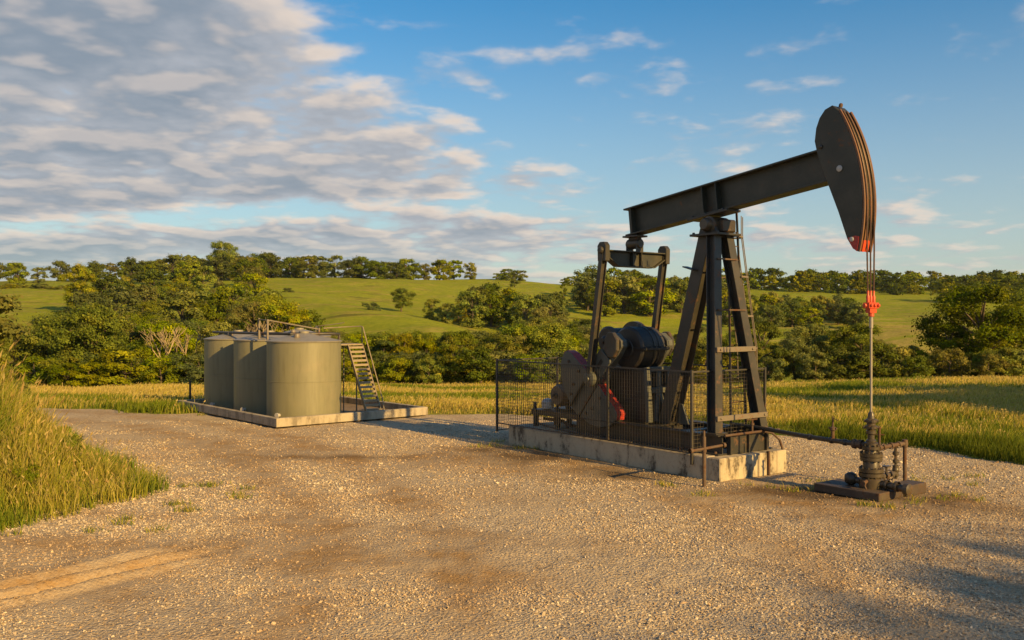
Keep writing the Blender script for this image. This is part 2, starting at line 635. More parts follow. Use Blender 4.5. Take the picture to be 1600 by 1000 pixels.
def tank_paint(name, col):
    m, k, out = new_mat(name)
    p = pos(k)
    mp = k.node('ShaderNodeMapping')
    mp.inputs['Scale'].default_value = (3.0, 3.0, 0.35)
    k.l.new(p, mp.inputs[0])
    streak = k.noise(mp.outputs[0], 3.0, 5, 0.6)
    n2 = k.noise(p, 22, 4, 0.6)
    n3 = k.noise(p, 1.2, 4, 0.6)
    c = k.mix(k.smooth(streak, 0.42, 0.75, 0.0, 0.50), col, tuple(v * 0.60 for v in col))
    c = k.mix(k.smooth(n3, 0.5, 0.8, 0.0, 0.25), c, (0.30, 0.24, 0.15))
    sp = k.node('ShaderNodeSeparateXYZ')
    k.l.new(p, sp.inputs[0])
    splash = k.math('MULTIPLY', k.smooth(k.math('ADD', sp.outputs[2], k.math('MULTIPLY', n2, 0.25)), 0.40, 0.08), 0.35)
    c = k.mix(splash, c, (0.17, 0.12, 0.07))
    bsdf(k, out, c, k.math('ADD', 0.34, k.math('MULTIPLY', n2, 0.2)), 0.0, n3, 0.01, 0.3)
    return m


M['tank'] = tank_paint('tan_tank_paint', (0.182, 0.172, 0.102))
M['tankroof'] = tank_paint('tan_roof_paint', (0.22, 0.20, 0.15))


def concrete(name, col, stain=0.5):
    m, k, out = new_mat(name)
    p = pos(k)
    mp = k.node('ShaderNodeMapping')
    mp.inputs['Scale'].default_value = (1.4, 1.4, 0.5)
    k.l.new(p, mp.inputs[0])
    a = k.noise(mp.outputs[0], 2.1, 6, 0.65, 0.4)
    b = k.noise(p, 14, 6, 0.7)
    g = k.noise(p, 120, 3, 0.6)
    c = k.mix(k.smooth(a, 0.42, 0.62, 0.0, 1.0), col, tuple(v * 0.72 for v in col))
    c = k.mix(k.smooth(k.math('ADD', a, k.math('MULTIPLY', b, 0.4)), 0.72, 0.86, 0.0, stain), c, (0.06, 0.048, 0.036))
    c = k.mix(k.smooth(b, 0.5, 0.75, 0.0, 0.4), c, (0.20, 0.13, 0.07))
    c = k.mix(k.smooth(g, 0.55, 0.75, 0.0, 0.25), c, (0.55, 0.50, 0.42))
    vor = k.node('ShaderNodeTexVoronoi')
    vor.inputs['Scale'].default_value = 30
    k.l.new(p, vor.inputs['Vector'])
    pit = k.smooth(vor.outputs['Distance'], 0.05, 0.22)
    h = k.math('ADD', k.math('MULTIPLY', b, 0.6), k.math('MULTIPLY', pit, 0.25))
    bsdf(k, out, c, 0.88, 0.0, h, 0.012, 0.8, 0.3)
    return m


M['conc'] = concrete('weathered_concrete', (0.42, 0.355, 0.25), 0.9)
M['berm'] = concrete('berm_concrete', (0.36, 0.31, 0.23), 0.35)


def ground_mat():
    m, k, out = new_mat('ground')
    p = pos(k)
    gr = k.attr('gravel')
    dirt = k.attr('dirt')
    gold = k.attr('gold')
    fine = k.noise(p, 9.0, 8, 0.72)
    mid = k.noise(p, 1.1, 6, 0.62)
    big = k.noise(p, 0.16, 5, 0.6)
    v1 = k.node('ShaderNodeTexVoronoi')
    v1.inputs['Scale'].default_value = 24
    k.l.new(p, v1.inputs['Vector'])
    v2 = k.node('ShaderNodeTexVoronoi')
    v2.inputs['Scale'].default_value = 55
    k.l.new(p, v2.inputs['Vector'])
    sep = k.node('ShaderNodeSeparateColor')
    k.l.new(v1.outputs['Color'], sep.inputs[0])
    # gravel
    g = k.mix(sep.outputs[0], (0.30, 0.235, 0.155), (0.56, 0.46, 0.32))
    g = k.mix(k.smooth(mid, 0.35, 0.7), g, (0.47, 0.38, 0.255))
    g = k.mix(k.smooth(fine, 0.5, 0.8, 0.0, 0.5), g, (0.24, 0.18, 0.115))
    # bare earth
    e = k.mix(k.smooth(mid, 0.35, 0.65), (0.32, 0.195, 0.080), (0.235, 0.145, 0.064))
    e = k.mix(k.smooth(fine, 0.45, 0.85, 0.0, 0.7), e, (0.19, 0.115, 0.055))
    gd = k.mix(k.math('MULTIPLY', dirt, k.smooth(k.math('ADD', mid, k.math('MULTIPLY', fine, 0.4)), 0.45, 0.85, 1.0, 0.35)), g, e)
    gd = k.mix(k.math('MULTIPLY', k.attr('oil'), 0.8), gd, (0.085, 0.055, 0.030))
    # grassland
    hay = k.mix(k.smooth(mid, 0.35, 0.65), (0.42, 0.325, 0.100), (0.30, 0.26, 0.060))
    grn = k.mix(k.smooth(mid, 0.35, 0.65), (0.260, 0.285, 0.024), (0.180, 0.220, 0.018))
    mpp = k.node('ShaderNodeMapping')
    mpp.inputs['Scale'].default_value = (0.25, 1.0, 1.0)
    mpp.inputs['Rotation'].default_value = (0, 0, 0.35)
    k.l.new(p, mpp.inputs[0])
    strk = k.noise(mpp.outputs[0], 0.22, 6, 0.68, 0.6)
    gsel = k.smooth(k.math('ADD', gold, k.math('ADD', k.math('MULTIPLY', k.math('SUBTRACT', big, 0.5), 1.5), k.math('MULTIPLY', k.math('SUBTRACT', strk, 0.5), 2.2))), 0.20, 0.85)
    past = k.mix(gsel, grn, hay)
    past = k.mix(k.smooth(strk, 0.52, 0.70, 0.0, 0.8), past, (0.075, 0.095, 0.014))
    past = k.mix(k.smooth(fine, 0.5, 0.8, 0.0, 0.40), past, (0.060, 0.070, 0.014))
    mott = k.noise(p, 0.55, 7, 0.7, 0.4)
    past = k.mix(1.0, past, k.mix(mott, (0.45, 0.50, 0.45), (1.5, 1.42, 1.3)), 'MULTIPLY')
    edge = k.smooth(k.math('ADD', gr, k.math('MULTIPLY', k.math('SUBTRACT', fine, 0.5), 0.6)), 0.4, 0.6)
    c = k.mix(edge, past, gd)
    h1 = k.math('ADD', k.math('MULTIPLY', v1.outputs['Distance'], -0.8), k.math('MULTIPLY', v2.outputs['Distance'], -0.35))
    h = k.math('ADD', k.math('MULTIPLY', h1, k.math('MULTIPLY_ADD', dirt, -0.6, 1.0)), k.math('MULTIPLY', fine, 0.7))
    bsdf(k, out, c, 0.97, 0.0, h, 0.03, 0.9, 0.03)
    return m


M['ground'] = ground_mat()


def attr_mat(name, attr='tint', rough=0.8, trans=0.0, vary=0.0, spec=0.2):
    """colour read from a per-piece colour attribute (each stone, blade or leaf has its own)"""
    m, k, out = new_mat(name)
    c = k.attr(attr, 'Color')
    if vary:
        oi = k.node('ShaderNodeObjectInfo')
        hs = k.node('ShaderNodeHueSaturation')
        k.put(hs.inputs['Hue'], k.math('MULTIPLY_ADD', oi.outputs['Random'], 0.026 * vary, 0.5 - 0.008 * vary))
        k.put(hs.inputs['Saturation'], k.math('MULTIPLY_ADD', k.math('FRACT', k.math('MULTIPLY', oi.outputs['Random'], 7.3)), 0.35 * vary, 1.0 - 0.2 * vary))
        k.put(hs.inputs['Value'], k.math('MULTIPLY_ADD', k.math('FRACT', k.math('MULTIPLY', oi.outputs['Random'], 3.7)), 0.6 * vary, 1.12 - 0.3 * vary))
        k.put(hs.inputs['Color'], c)
        c = hs.outputs[0]
    b = k.node('ShaderNodeBsdfPrincipled')
    k.put(b.inputs['Base Color'], c)
    b.inputs['Roughness'].default_value = rough
    b.inputs['Specular IOR Level'].default_value = spec
    if trans:
        t = k.node('ShaderNodeBsdfTranslucent')
        k.put(t.inputs[0], k.mix(1.0, c, (1.25, 1.15, 0.55), 'MULTIPLY'))
        ms = k.node('ShaderNodeMixShader')
        ms.inputs[0].default_value = trans
        k.l.new(b.outputs[0], ms.inputs[1])
        k.l.new(t.outputs[0], ms.inputs[2])
        k.l.new(ms.outputs[0], out.inputs[0])
    else:
        k.l.new(b.outputs[0], out.inputs[0])
    return m


M['stone'] = attr_mat('stone', rough=0.9, spec=0.08)
M['blade'] = attr_mat('grass_blade', rough=0.7, trans=0.38, spec=0.08)
M['leaf'] = attr_mat('leaf', rough=0.65, trans=0.36, vary=1.0, spec=0.08)
M['bark'] = paint('bark', (0.10, 0.075, 0.05), rust=(0.05, 0.04, 0.03), amount=0.5, rough=0.9)
M['deadwood'] = paint('dead_wood', (0.34, 0.26, 0.15), rust=(0.20, 0.15, 0.08), amount=0.3, rough=0.9)


# ------------------------------------------------------------------ ground and hills
def build_ground():
    a = np.concatenate([np.linspace(-4, -2, 6)[:-1], np.linspace(-2.0, -0.72, 40)[:-1], np.linspace(-0.72, 0.72, 380),
                        np.linspace(0.72, 2.0, 40)[1:], np.linspace(2, 4, 6)[1:]])
    y = np.concatenate([np.linspace(-120, 3, 16)[:-1], np.linspace(3, 7, 12)[:-1], np.geomspace(7, 60, 330)[:-1],
                        np.geomspace(60, 520, 150)[:-1], np.geomspace(520, 1100, 16)])
    A, Y = np.meshgrid(a, y)
    X = A * np.maximum(Y, 7.0)
    Z = land(X, Y)
    near = (1 - sstep(Y, 24, 40)) * sstep(Y, 2, 7)
    sdv = yard_sd(X, Y)
    inside = 1 - sstep(sdv, -0.4, 0.3)
    rz, rb = RUTS(X, Y)
    Z = Z + inside * near * (0.030 * fbm(X, Y, 1.3, 3) + 0.018 * fbm(X, Y, 0.22, 2)) + rz * inside
    dirt = yard_dirt(X, Y)
    gravel = 1 - sstep(sdv, -0.35, 0.35)
    oil = np.clip(oil_and_strip(X, Y) * inside, 0, 1)
    gold = np.where(Y < 64, 0.78, 0.30)
    gold = gold + 0.35 * sstep(A, 0.22, 0.4) * sstep(Y, 80, 130) * (1 - sstep(Y, 190, 260)) - 0.1 * sstep(Y, 250, 400)
    gold = gold - 0.5 * (1 - sstep(sdv, 0.5, 2.5))
    nr, nc = X.shape
    idx = np.arange(nr * nc).reshape(nr, nc)
    quads = np.stack([idx[:-1, :-1], idx[:-1, 1:], idx[1:, 1:], idx[1:, :-1]], -1).reshape(-1, 4)
    V = np.stack([X, Y, Z], -1).reshape(-1, 3)
    fsd = sdv.ravel()[quads].mean(1)
    fy = Y.ravel()[quads].mean(1)
    sel_y = (fsd < 0.0) & (fy < 45)
    near_m = (fy < 66) & ~sel_y
    far_m = ~sel_y & ~near_m
    at = {'gravel': gravel.ravel(), 'dirt': dirt.ravel(), 'gold': gold.ravel(), 'oil': oil.ravel()}
    for name, sel, lab in (('gravel_yard', sel_y, 'pale gravel yard with brown dirt patches and wheel ruts'),
                           ('meadow', near_m, 'golden meadow ground around the gravel yard'),
                           ('hills', far_m, 'rolling green pasture hills beyond the meadow')):
        q = quads[sel]
        used, inv = np.unique(q, return_inverse=True)
        me = np_mesh(name, V[used], [inv.reshape(-1, 4)], M['ground'], {n: v[used] for n, v in at.items()}, True)
        o = link(name, me)
        o['kind'] = 'structure'
        o['label'] = lab


build_ground()


# ------------------------------------------------------------------ trees
def leaf_cloud(rs, clumps, out_dirs, n_per, spread, size, base_cols):
    """leaf-sized diamonds round clump centres; returns verts, faces, colours"""
    K = len(clumps)
    c = np.repeat(clumps, n_per, 0)
    od = np.repeat(out_dirs, n_per, 0)
    N = len(c)
    off = rs.normal(size=(N, 3)) * spread * rs.uniform(0.6, 1.25, (K, 1)).repeat(n_per, 0)
    off[:, 2] *= 0.7
    p = c + off
    nrm = od * 0.75 + rs.normal(size=(N, 3)) * 0.55 + off / (spread * 2.2)
    nrm[:, 2] += 0.25
    nrm /= np.linalg.norm(nrm, axis=1)[:, None] + 1e-9
    r = rs.normal(size=(N, 3))
    e1 = np.cross(nrm, r)
    e1 /= np.linalg.norm(e1, axis=1)[:, None] + 1e-9
    e2 = np.cross(nrm, e1)
    s = size * rs.uniform(0.55, 1.35, (N, 1))
    w = rs.uniform(0.40, 0.75, (N, 1))
    v = np.stack([p - e1 * s, p + e2 * s * w, p + e1 * s, p - e2 * s * w], 1).reshape(-1, 3)
    f = np.arange(4 * N).reshape(N, 4)
    ccol = base_cols[rs.randint(0, len(base_cols), K)]
    col = np.repeat(ccol * rs.uniform(0.7, 1.3, (K, 1)), n_per, 0) * rs.uniform(0.75, 1.3, (N, 1))
    col = np.repeat(col, 4, 0)
    return v, f, col


GREENS = np.array([(0.145, 0.170, 0.016), (0.170, 0.188, 0.018), (0.110, 0.140, 0.016), (0.200, 0.202, 0.020), (0.140, 0.170, 0.020)])
OLIVES = np.array([(0.185, 0.175, 0.020), (0.155, 0.160, 0.020), (0.205, 0.185, 0.024), (0.168, 0.172, 0.018)])
DEEPS = np.array([(0.082, 0.105, 0.015), (0.095, 0.118, 0.015), (0.115, 0.128, 0.017)])


def make_tree(seed, H, R, lobes, clumps, leaves, size, cols, low=0.18, flat=0.8):
    """tapered trunk with limbs + crown of leaf clumps on lobes; returns trunk mesh, crown mesh"""
    rs = np.random.RandomState(seed)
    tb = MB()
    tr = 0.035 * H
    top = np.array([rs.uniform(-.06, .06) * H, rs.uniform(-.06, .06) * H, H * 0.72])
    mid = np.array([rs.uniform(-.04, .04) * H, rs.uniform(-.04, .04) * H, H * 0.36])
    tb.tube([(0, 0, -0.8), (0, 0, 0.1), tuple(mid), tuple(top)], [tr * 1.25, tr, tr * 0.68, tr * 0.25], 7)
    cs, ods = [], []
    for i in range(lobes):
        f = (i + 0.5) / lobes
        ang = i * 2.39996 + rs.uniform(-.5, .5)
        zf = low + 0.10 + (0.80 - low) * f + rs.uniform(-.06, .06)
        prof = math.sin(math.pi * min(max((zf - low * 0.5) / (1.05 - low * 0.5), 0), 1)) ** 0.75
        rr = R * prof * rs.uniform(0.45, 0.86)
        if i == lobes - 1:
            rr *= 0.25
            zf = 0.84
        c = np.array([rr * math.cos(ang), rr * math.sin(ang), zf * H])
        lr = R * rs.uniform(0.26, 0.46) * (0.75 + 0.35 * prof)
        t0 = mid * (1 - f) + top * f
        t0 = np.array([t0[0], t0[1], max(t0[2] - 0.12 * H, 0.12 * H)])
        tb.tube([tuple(t0), tuple((t0 + c) / 2 + np.array([0, 0, 0.04 * H])), tuple(c + np.array([0, 0, lr * 0.3]))],
                [tr * 0.42, tr * 0.27, tr * 0.08], 5)
        d = rs.normal(size=(clumps, 3))
        d /= np.linalg.norm(d, axis=1)[:, None]
        d[:, 2] = np.where(d[:, 2] < -0.35, -d[:, 2] * 0.6, d[:, 2])
        rad_ = rs.uniform(0.6, 1.12, (clumps, 1))
        pc = c + d * rad_ * lr * np.array([1, 1, flat])
        cs.append(pc)
        o = d * 0.8 + (pc - np.array([0, 0, H * 0.45])) / R * 0.5
        ods.append(o / (np.linalg.norm(o, axis=1)[:, None] + 1e-9))
    cs = np.concatenate(cs)
    ods = np.concatenate(ods)
    v, f, col = leaf_cloud(rs, cs, ods, leaves, R * 0.090, size, cols)
    keep = np.repeat(v.reshape(-1, 4, 3)[:, :, 2].min(1) > 0.02 * H, 4)
    crown = np_mesh('crown', v, [f], M['leaf'], {'tint': col})
    t = bpy.data.meshes.new('trunk')
    t.from_pydata(tb.v, [], tb.f)
    t.materials.append(M['bark'])
    t.shade_smooth()
    return t, crown


def join_tree(tc):
    """far trees: trunk and crown in one mesh"""
    t, c = tc
    tv = np.array([v.co[:] for v in t.vertices])
    cv = np.empty(len(c.vertices) * 3, np.float32)
    c.vertices.foreach_get('co', cv)
    cv = cv.reshape(-1, 3)
    quads = [np.array(p.vertices[:]) for p in t.polygons if len(p.vertices) == 4]
    cf = np.arange(len(cv)).reshape(-1, 4) + len(tv)
    col = np.empty(len(cv) * 4, np.float32)
    c.attributes['tint'].data.foreach_get('color', col)
    col = np.concatenate([np.tile([0.10, 0.08, 0.055], (len(tv), 1)), col.reshape(-1, 4)[:, :3]])
    me = np_mesh('tree', np.concatenate([tv, cv]), [np.array(quads), cf], M['leaf'], {'tint': col})
    return me


#            seed  H    R   lobes clumps leaves size
NEAR = [make_tree(1, 8.0, 3.2, 13, 21, 92, 0.105, GREENS, 0.03),
        make_tree(2, 8.0, 2.7, 11, 21, 92, 0.105, OLIVES, 0.06),
        make_tree(3, 8.0, 3.6, 14, 21, 92, 0.108, GREENS, 0.03),
        make_tree(4, 8.0, 2.3, 10, 21, 92, 0.10, DEEPS, 0.04),
        make_tree(5, 8.0, 3.0, 12, 21, 92, 0.105, np.concatenate([GREENS, OLIVES]), 0.04)]
FARM = [join_tree(make_tree(20 + i, 8.0, r, 11, 14, 38, 0.20, c, lo)) for i, (r, c, lo) in enumerate(
        ((3.4, GREENS, -0.02), (4.0, DEEPS, 0.02), (3.0, OLIVES, 0.0), (3.6, DEEPS, 0.06), (2.8, GREENS, -0.04)))]
BIG = make_tree(40, 9.0, 4.2, 17, 18, 95, 0.115, np.concatenate([DEEPS, GREENS]), 0.05, 0.62)
BUSH = [make_tree(50 + i, 3.0, 1.9, 8, 14, 70, 0.085, c, -0.10, 0.9) for i, c in enumerate((GREENS, OLIVES, DEEPS))]
LOOK = {}
for pr, wd in zip(NEAR, ('rounded bright green', 'upright olive', 'wide spreading green', 'slim deep green', 'mottled green and olive')):
    LOOK[id(pr)] = wd
for pr, wd in zip(FARM, ('rounded green', 'broad dark', 'olive tinted', 'dark domed', 'slender green')):
    LOOK[id(pr)] = wd
for pr, wd in zip(BUSH, ('bright green', 'olive', 'dark green')):
    LOOK[id(pr)] = wd

rs = np.random.RandomState(5)
TREES = [0]


def plant(proto, x, y, h, label, group=None, name='tree', cat='tree', wide=1.0, protoH=8.0, sink=0.0):
    s = h / protoH
    z = land1(x, y) - sink
    if isinstance(proto, tuple):
        o = thing(name, label, cat, (x, y, z), rs.uniform(0, 6.28), group)
        link('trunk', proto[0], o)
        link('crown', proto[1], o)
    else:
        o = link(name, proto)
        tag(o, label, cat, group)
        o.location = (x, y, z)
        o.rotation_euler = (0, 0, rs.uniform(0, 6.28))
    w = s * wide * rs.uniform(0.92, 1.08)
    o.scale = (w, w, s)
    TREES[0] += 1
    return o


def bx(px, y):
    """bearing in the survey sketch (1600 wide) at distance y -> x"""
    return (px - 800) / 1400.0 * y


def grove(protos, spots, label, group, hmin, hmax, wide=1.0, jitter=1.5, name='tree', cat='tree', protoH=8.0, sink=0.0):
    for px, y in spots:
        x = bx(px, y) + rs.uniform(-jitter, jitter)
        yy = y + rs.uniform(-jitter, jitter)
        pr = protos[rs.randint(len(protos))]
        hh_ = rs.uniform(hmin, hmax) * (0.78 if (px < 115 and 66 < y < 84) else 1.0)
        plant(pr, x, yy, hh_, LOOK[id(pr)] + ' ' + label, group, name, cat, wide * rs.uniform(0.9, 1.15), protoH, sink if yy < 160 else 0.7)


def fill(n, y0, y1, left, right, mind):
    """n spots between two bearings that may change with distance"""
    pts, out = [], []
    tries = 0
    while len(out) < n and tries < 6000:
        tries += 1
        y = rs.uniform(y0, y1)
        f = (y - y0) / (y1 - y0)
        px = rs.uniform(left[0] + (left[1] - left[0]) * f, right[0] + (right[1] - right[0]) * f)
        x = bx(px, y)
        if all((x - a) ** 2 + (y - b) ** 2 > mind * mind for a, b in pts):
            pts.append((x, y))
            out.append((px, y))
    return out


def far_wood(spots):
    """the long wood on the distant ridge: one mass, hundreds of crowns run together"""
    lite = [make_tree(80 + i, 8.0, r_, 10, 9, 15, 0.34, c, lo) for i, (r_, c, lo) in enumerate(((3.6, GREENS, -0.02), (4.0, DEEPS, 0.02), (3.2, OLIVES, 0.0), (3.8, DEEPS, 0.04)))]
    vs, fs, cols, o_ = [], [], [], 0
    data = []
    for t, c in lite:
        cv = np.empty(len(c.vertices) * 3, np.float32)
        c.vertices.foreach_get('co', cv)
        cc = np.empty(len(c.vertices) * 4, np.float32)
        c.attributes['tint'].data.foreach_get('color', cc)
        data.append((cv.reshape(-1, 3), cc.reshape(-1, 4)[:, :3]))
    for px, y in spots:
        x = bx(px, y)
        cv, cc = data[rs.randint(4)]
        a_ = rs.uniform(0, 6.28)
        h = rs.uniform(7.5, 12.0) / 8.0
        w = h * rs.uniform(1.05, 1.35)
        R_ = np.array([[math.cos(a_), -math.sin(a_), 0], [math.sin(a_), math.cos(a_), 0], [0, 0, 1]])
        vs.append((cv * np.array([w, w, h])) @ R_.T + np.array([x, y, land1(x, y) - 1.6]))
        cols.append(cc * rs.uniform(0.7, 1.15))
        fs.append(np.arange(len(cv)).reshape(-1, 4) + o_)
        o_ += len(cv)
    o = link('distant_wood', np_mesh('distant_wood', np.concatenate(vs), [np.concatenate(fs)], M['leaf'], {'tint': np.concatenate(cols)}))
    o['kind'] = 'stuff'
    o['label'] = 'long dark wood running along the distant ridge'


def forest():
    # wood in the hollow behind the tanks and the track
    grove(NEAR, [p for p in fill(26, 68, 84, (-70, -70), (345, 350), 3.7) if not (238 < p[0] < 312 and p[1] < 73)], 'tree in the thick wood behind the gravel track',
          'trees of the wood behind the track', 5.4, 7.4, 1.0)
    grove(NEAR, fill(17, 84, 112, (105, 125), (350, 480), 4.0), 'tree standing inside the wood behind the tanks',
          'trees inside the wood behind the tanks', 5.6, 7.4, 1.0)
    grove(NEAR + FARM, fill(27, 112, 190, (130, 200), (490, 420), 6.2), 'tree of the wood climbing the hillside above the tanks',
          'trees of the wood climbing the hill', 6.2, 8.8, 1.05)
    grove(FARM, fill(19, 190, 310, (170, 195), (420, 412), 9.0), 'tree high up in the wood under the hill crest',
          'trees high in the hillside wood', 7.0, 9.5, 1.15)
    grove(NEAR, fill(6, 84, 100, (-70, -60), (100, 110), 4.0), 'lower tree of the wood under the pale pasture', 'low trees under the pale pasture', 4.2, 5.2, 1.1)
    # centre: belt behind the meadow
    grove(NEAR, fill(26, 69, 82, (535, 530), (800, 800), 2.8), 'tree in the belt between meadow and green hill beside the stairway',
          'trees of the belt between meadow and hill', 3.4, 4.8, 1.15)
    grove(NEAR, fill(9, 86, 100, (500, 480), (650, 620), 4.2), 'tree in the second row of the belt under the hill',
          'second row of the belt', 4.2, 5.4, 1.05)
    grove(NEAR, fill(25, 69, 98, (790, 790), (1225, 1200), 3.4), 'tree in the belt seen through and behind the pumpjack',
          'trees of the belt behind the pumpjack', 3.6, 5.4, 1.05)
    grove(NEAR, fill(16, 104, 150, (815, 835), (950, 920), 4.4), 'tree in the fold of the hill running up from the belt',
          'trees in the fold of the hill', 4.8, 6.8, 1.05)
    # clump half way up the middle hill
    grove(FARM, fill(13, 165, 195, (725, 750), (890, 870), 5.6), 'tree of the clump half way up the green hill',
          'clump half way up the hill', 6.5, 8.6, 1.0)
    grove(FARM, [(680, 172), (700, 170), (712, 174)], 'low tree at the tapered end of the hillside clump', 'low end of the hillside clump', 4.4, 5.4, 1.1)
    # skyline rows
    grove(FARM, fill(15, 325, 365, (-30, -30), (235, 230), 7.5), 'tree in the thin row along the crest above the pale pasture',
          'row along the crest above the pasture', 6.5, 9.0, 1.2)
    grove(FARM, fill(29, 310, 350, (225, 225), (520, 515), 7.0), 'tree in the dense crest row behind the hillside wood',
          'dense crest row behind the wood', 7.5, 10.0, 1.2)
    grove(FARM, [(524, 318), (542, 312), (566, 316), (584, 308), (603, 312), (620, 318), (636, 322), (652, 326), (668, 332), (682, 338), (695, 345), (708, 350), (735, 350), (548, 330), (575, 332), (610, 334)],
          'oak of the row standing on the crest of the green hill', 'row on the crest of the green hill', 6.5, 9.0, 1.2)
    grove(FARM, fill(10, 345, 400, (745, 745), (920, 920), 8.0), 'small far tree peeping over the low saddle of the hill',
          'far trees in the saddle', 3.5, 5.5, 1.3)
    # right of centre, behind the beam and ladder
    grove(FARM, fill(25, 215, 290, (912, 930), (1130, 1140), 7.0), 'tree of the wood behind the pitman arms and ladder',
          'wood behind the pitman arms', 8.0, 11.0, 1.15)
    grove(FARM, fill(26, 200, 240, (1140, 1150), (1345, 1335), 6.0), 'tree of the band crossing the pasture beyond the polished rod',
          'band across the far pasture', 5.5, 7.6, 1.15)
    far_wood(fill(84, 370, 450, (1120, 1120), (1690, 1690), 7.0) + fill(18, 300, 345, (1480, 1480), (1690, 1690), 8.0))
    # right, edge of the meadow
    grove(NEAR, fill(14, 68, 82, (1150, 1150), (1375, 1365), 2.8), 'bushy tree at the meadow edge beside the polished rod',
          'bushy trees at the meadow edge', 3.7, 5.0, 1.05)
    for px, y, h, w in ((1425, 72, 3.1, 1.25),):
        plant(NEAR[3], bx(px, y), y, h, 'low spreading shrubby tree between the bushy trees and the big dark tree', None, wide=w)
    # single trees
    plant(NEAR[2], bx(627, 188), 188, 5.2, 'lone round tree with a long shadow in the open green pasture', None, wide=1.05)
    plant(NEAR[4], bx(126, 185), 185, 11.0, 'tall ragged tree alone at the upper edge of the pale pasture', None, wide=0.85)
    plant(NEAR[0], bx(346, 285), 285, 13.0, 'tallest tree breaking the skyline above the tanks', None, wide=0.95)
    plant(NEAR[3], bx(880, 250), 250, 5.8, 'slim isolated tree on the saddle pasture', None, wide=0.6)
    plant(FARM[0], bx(27, 300), 300, 8.2, 'broad tree alone in front of the crest row over the pasture', None, wide=1.1)
    plant(FARM[1], bx(804, 300), 300, 6.0, 'round dark tree at the top of the hillside clump', None, wide=1.0)
    plant(NEAR[1], bx(1000, 112), 112, 6.4, 'tree rising between the pitman arms over the gearbox', None, wide=1.0)
    plant(BIG, bx(1532, 69), 69, 7.7, 'big dark tree at the meadow edge beneath the ridge', None, wide=1.0, protoH=9.0)
    plant(BIG, bx(1612, 72), 72, 7.4, 'second big dark tree cut by the picture edge', None, wide=1.0, protoH=9.0)
    plant(NEAR[3], bx(1490, 70), 70, 5.0, 'smaller tree leaning against the big dark tree', None, wide=1.1)
    # undergrowth at the foot of the woods
    grove(BUSH, fill(34, 60, 69, (60, 60), (350, 350), 2.0), 'low bush at the foot of the wood behind the track',
          'undergrowth behind the track', 1.9, 2.9, 1.15, 0.5, 'bush', 'bush', 3.0)
    grove(BUSH, fill(34, 64, 71, (535, 535), (900, 900), 2.0), 'low bush at the foot of the belt behind the golden meadow',
          'undergrowth behind the meadow', 1.8, 2.7, 1.15, 0.5, 'bush', 'bush', 3.0)
    grove(BUSH, fill(24, 64, 71, (900, 900), (1460, 1460), 2.0), 'low bush at the meadow edge behind the pumpjack fence',
          'undergrowth behind the pumpjack', 1.8, 2.8, 1.15, 0.5, 'bush', 'bush', 3.0)
    grove(BUSH, fill(14, 63, 68, (1440, 1440), (1640, 1640), 2.0), 'low bush in front of the big dark trees',
          'undergrowth at the big trees', 1.6, 2.4, 1.15, 0.5, 'bush', 'bush', 3.0)
    for x, y, h in ((-8.9, 14.6, 0.75), (-9.9, 16.6, 0.95), (-8.1, 16.3, 0.6), (-10.7, 15.2, 1.0), (-9.3, 18.6, 0.7), (-7.7, 14.3, 0.5), (-11.6, 20.6, 0.9)):
        plant(BUSH[rs.randint(2)], x, y, h, 'leafy weed bush rising out of the tall bank grass', 'weed bushes in the bank grass', 'weed_bush', 'bush', 0.9, 3.0, 0.1)
    plant(BUSH[1], -11.6, 18.6, 1.7, 'leafy yellow-green shrub growing on top of the grassy bank', None, 'bush', 'bush', 1.2, 3.0, 0.2)
    grove(BUSH, fill(3, 150, 240, (440, 440), (600, 600), 12.0) + fill(4, 130, 260, (1340, 1340), (1470, 1470), 12.0), 'small bush scattered on the open hill pasture',
          'bushes scattered on the pasture', 1.2, 2.4, 1.3, 0.5, 'bush', 'bush', 3.0)
    grove(BUSH, [(4 + 9 * i, 262 - 0.6 * i) for i in range(11)], 'low bush of the hedge along the upper edge of the pale pasture',
          'hedge along the pale pasture', 1.4, 2.2, 1.7, 0.8, 'bush', 'bush', 3.0)
    # trees out of view that throw the long evening shadows over yard and meadow
    for x, y, h in ((25.5, 20.5, 10.0), (29.5, 17.0, 10.5), (34.0, 23.0, 10.0), (29.8, -18.4, 14.8), (24.8, -18.9, 14.2), (34.6, -18.0, 15.6)):
        plant(NEAR[rs.randint(5)], x, y, h, 'tree beside the yard whose long shadow crosses the gravel', 'trees beside the yard', wide=1.0)


forest()


def dead_tree(seed, H):
    r = random.Random(seed)
    mb = MB()

    def grow(p, d, L, rad_, depth):
        q = p + d * L
        m = (p + q) / 2 + Vector((r.uniform(-1, 1), r.uniform(-1, 1), r.uniform(-.3, 1))) * L * 0.07
        mb.tube([p, m, q], [rad_, rad_ * 0.85, rad_ * 0.65], 5 if depth > 2 else 4, False)
        if depth == 0:
            return
        for i in range(3 if depth > 1 else 4):
            nd = (d + Vector((r.uniform(-1, 1), r.uniform(-1, 1), r.uniform(-0.15, 0.75))) * 0.72).normalized()
            grow(q if i < 2 else p + d * L * r.uniform(0.5, 0.9), nd, L * r.uniform(0.6, 0.8), rad_ * 0.62, depth - 1)

    grow(Vector((0, 0, -0.5)), Vector((0.05, 0, 1)), H * 0.36, H * 0.022, 4)
    me = bpy.data.meshes.new('dead_tree')
    me.from_pydata(mb.v, [], mb.f)
    me.materials.append(M['deadwood'])
    me.shade_smooth()
    return me


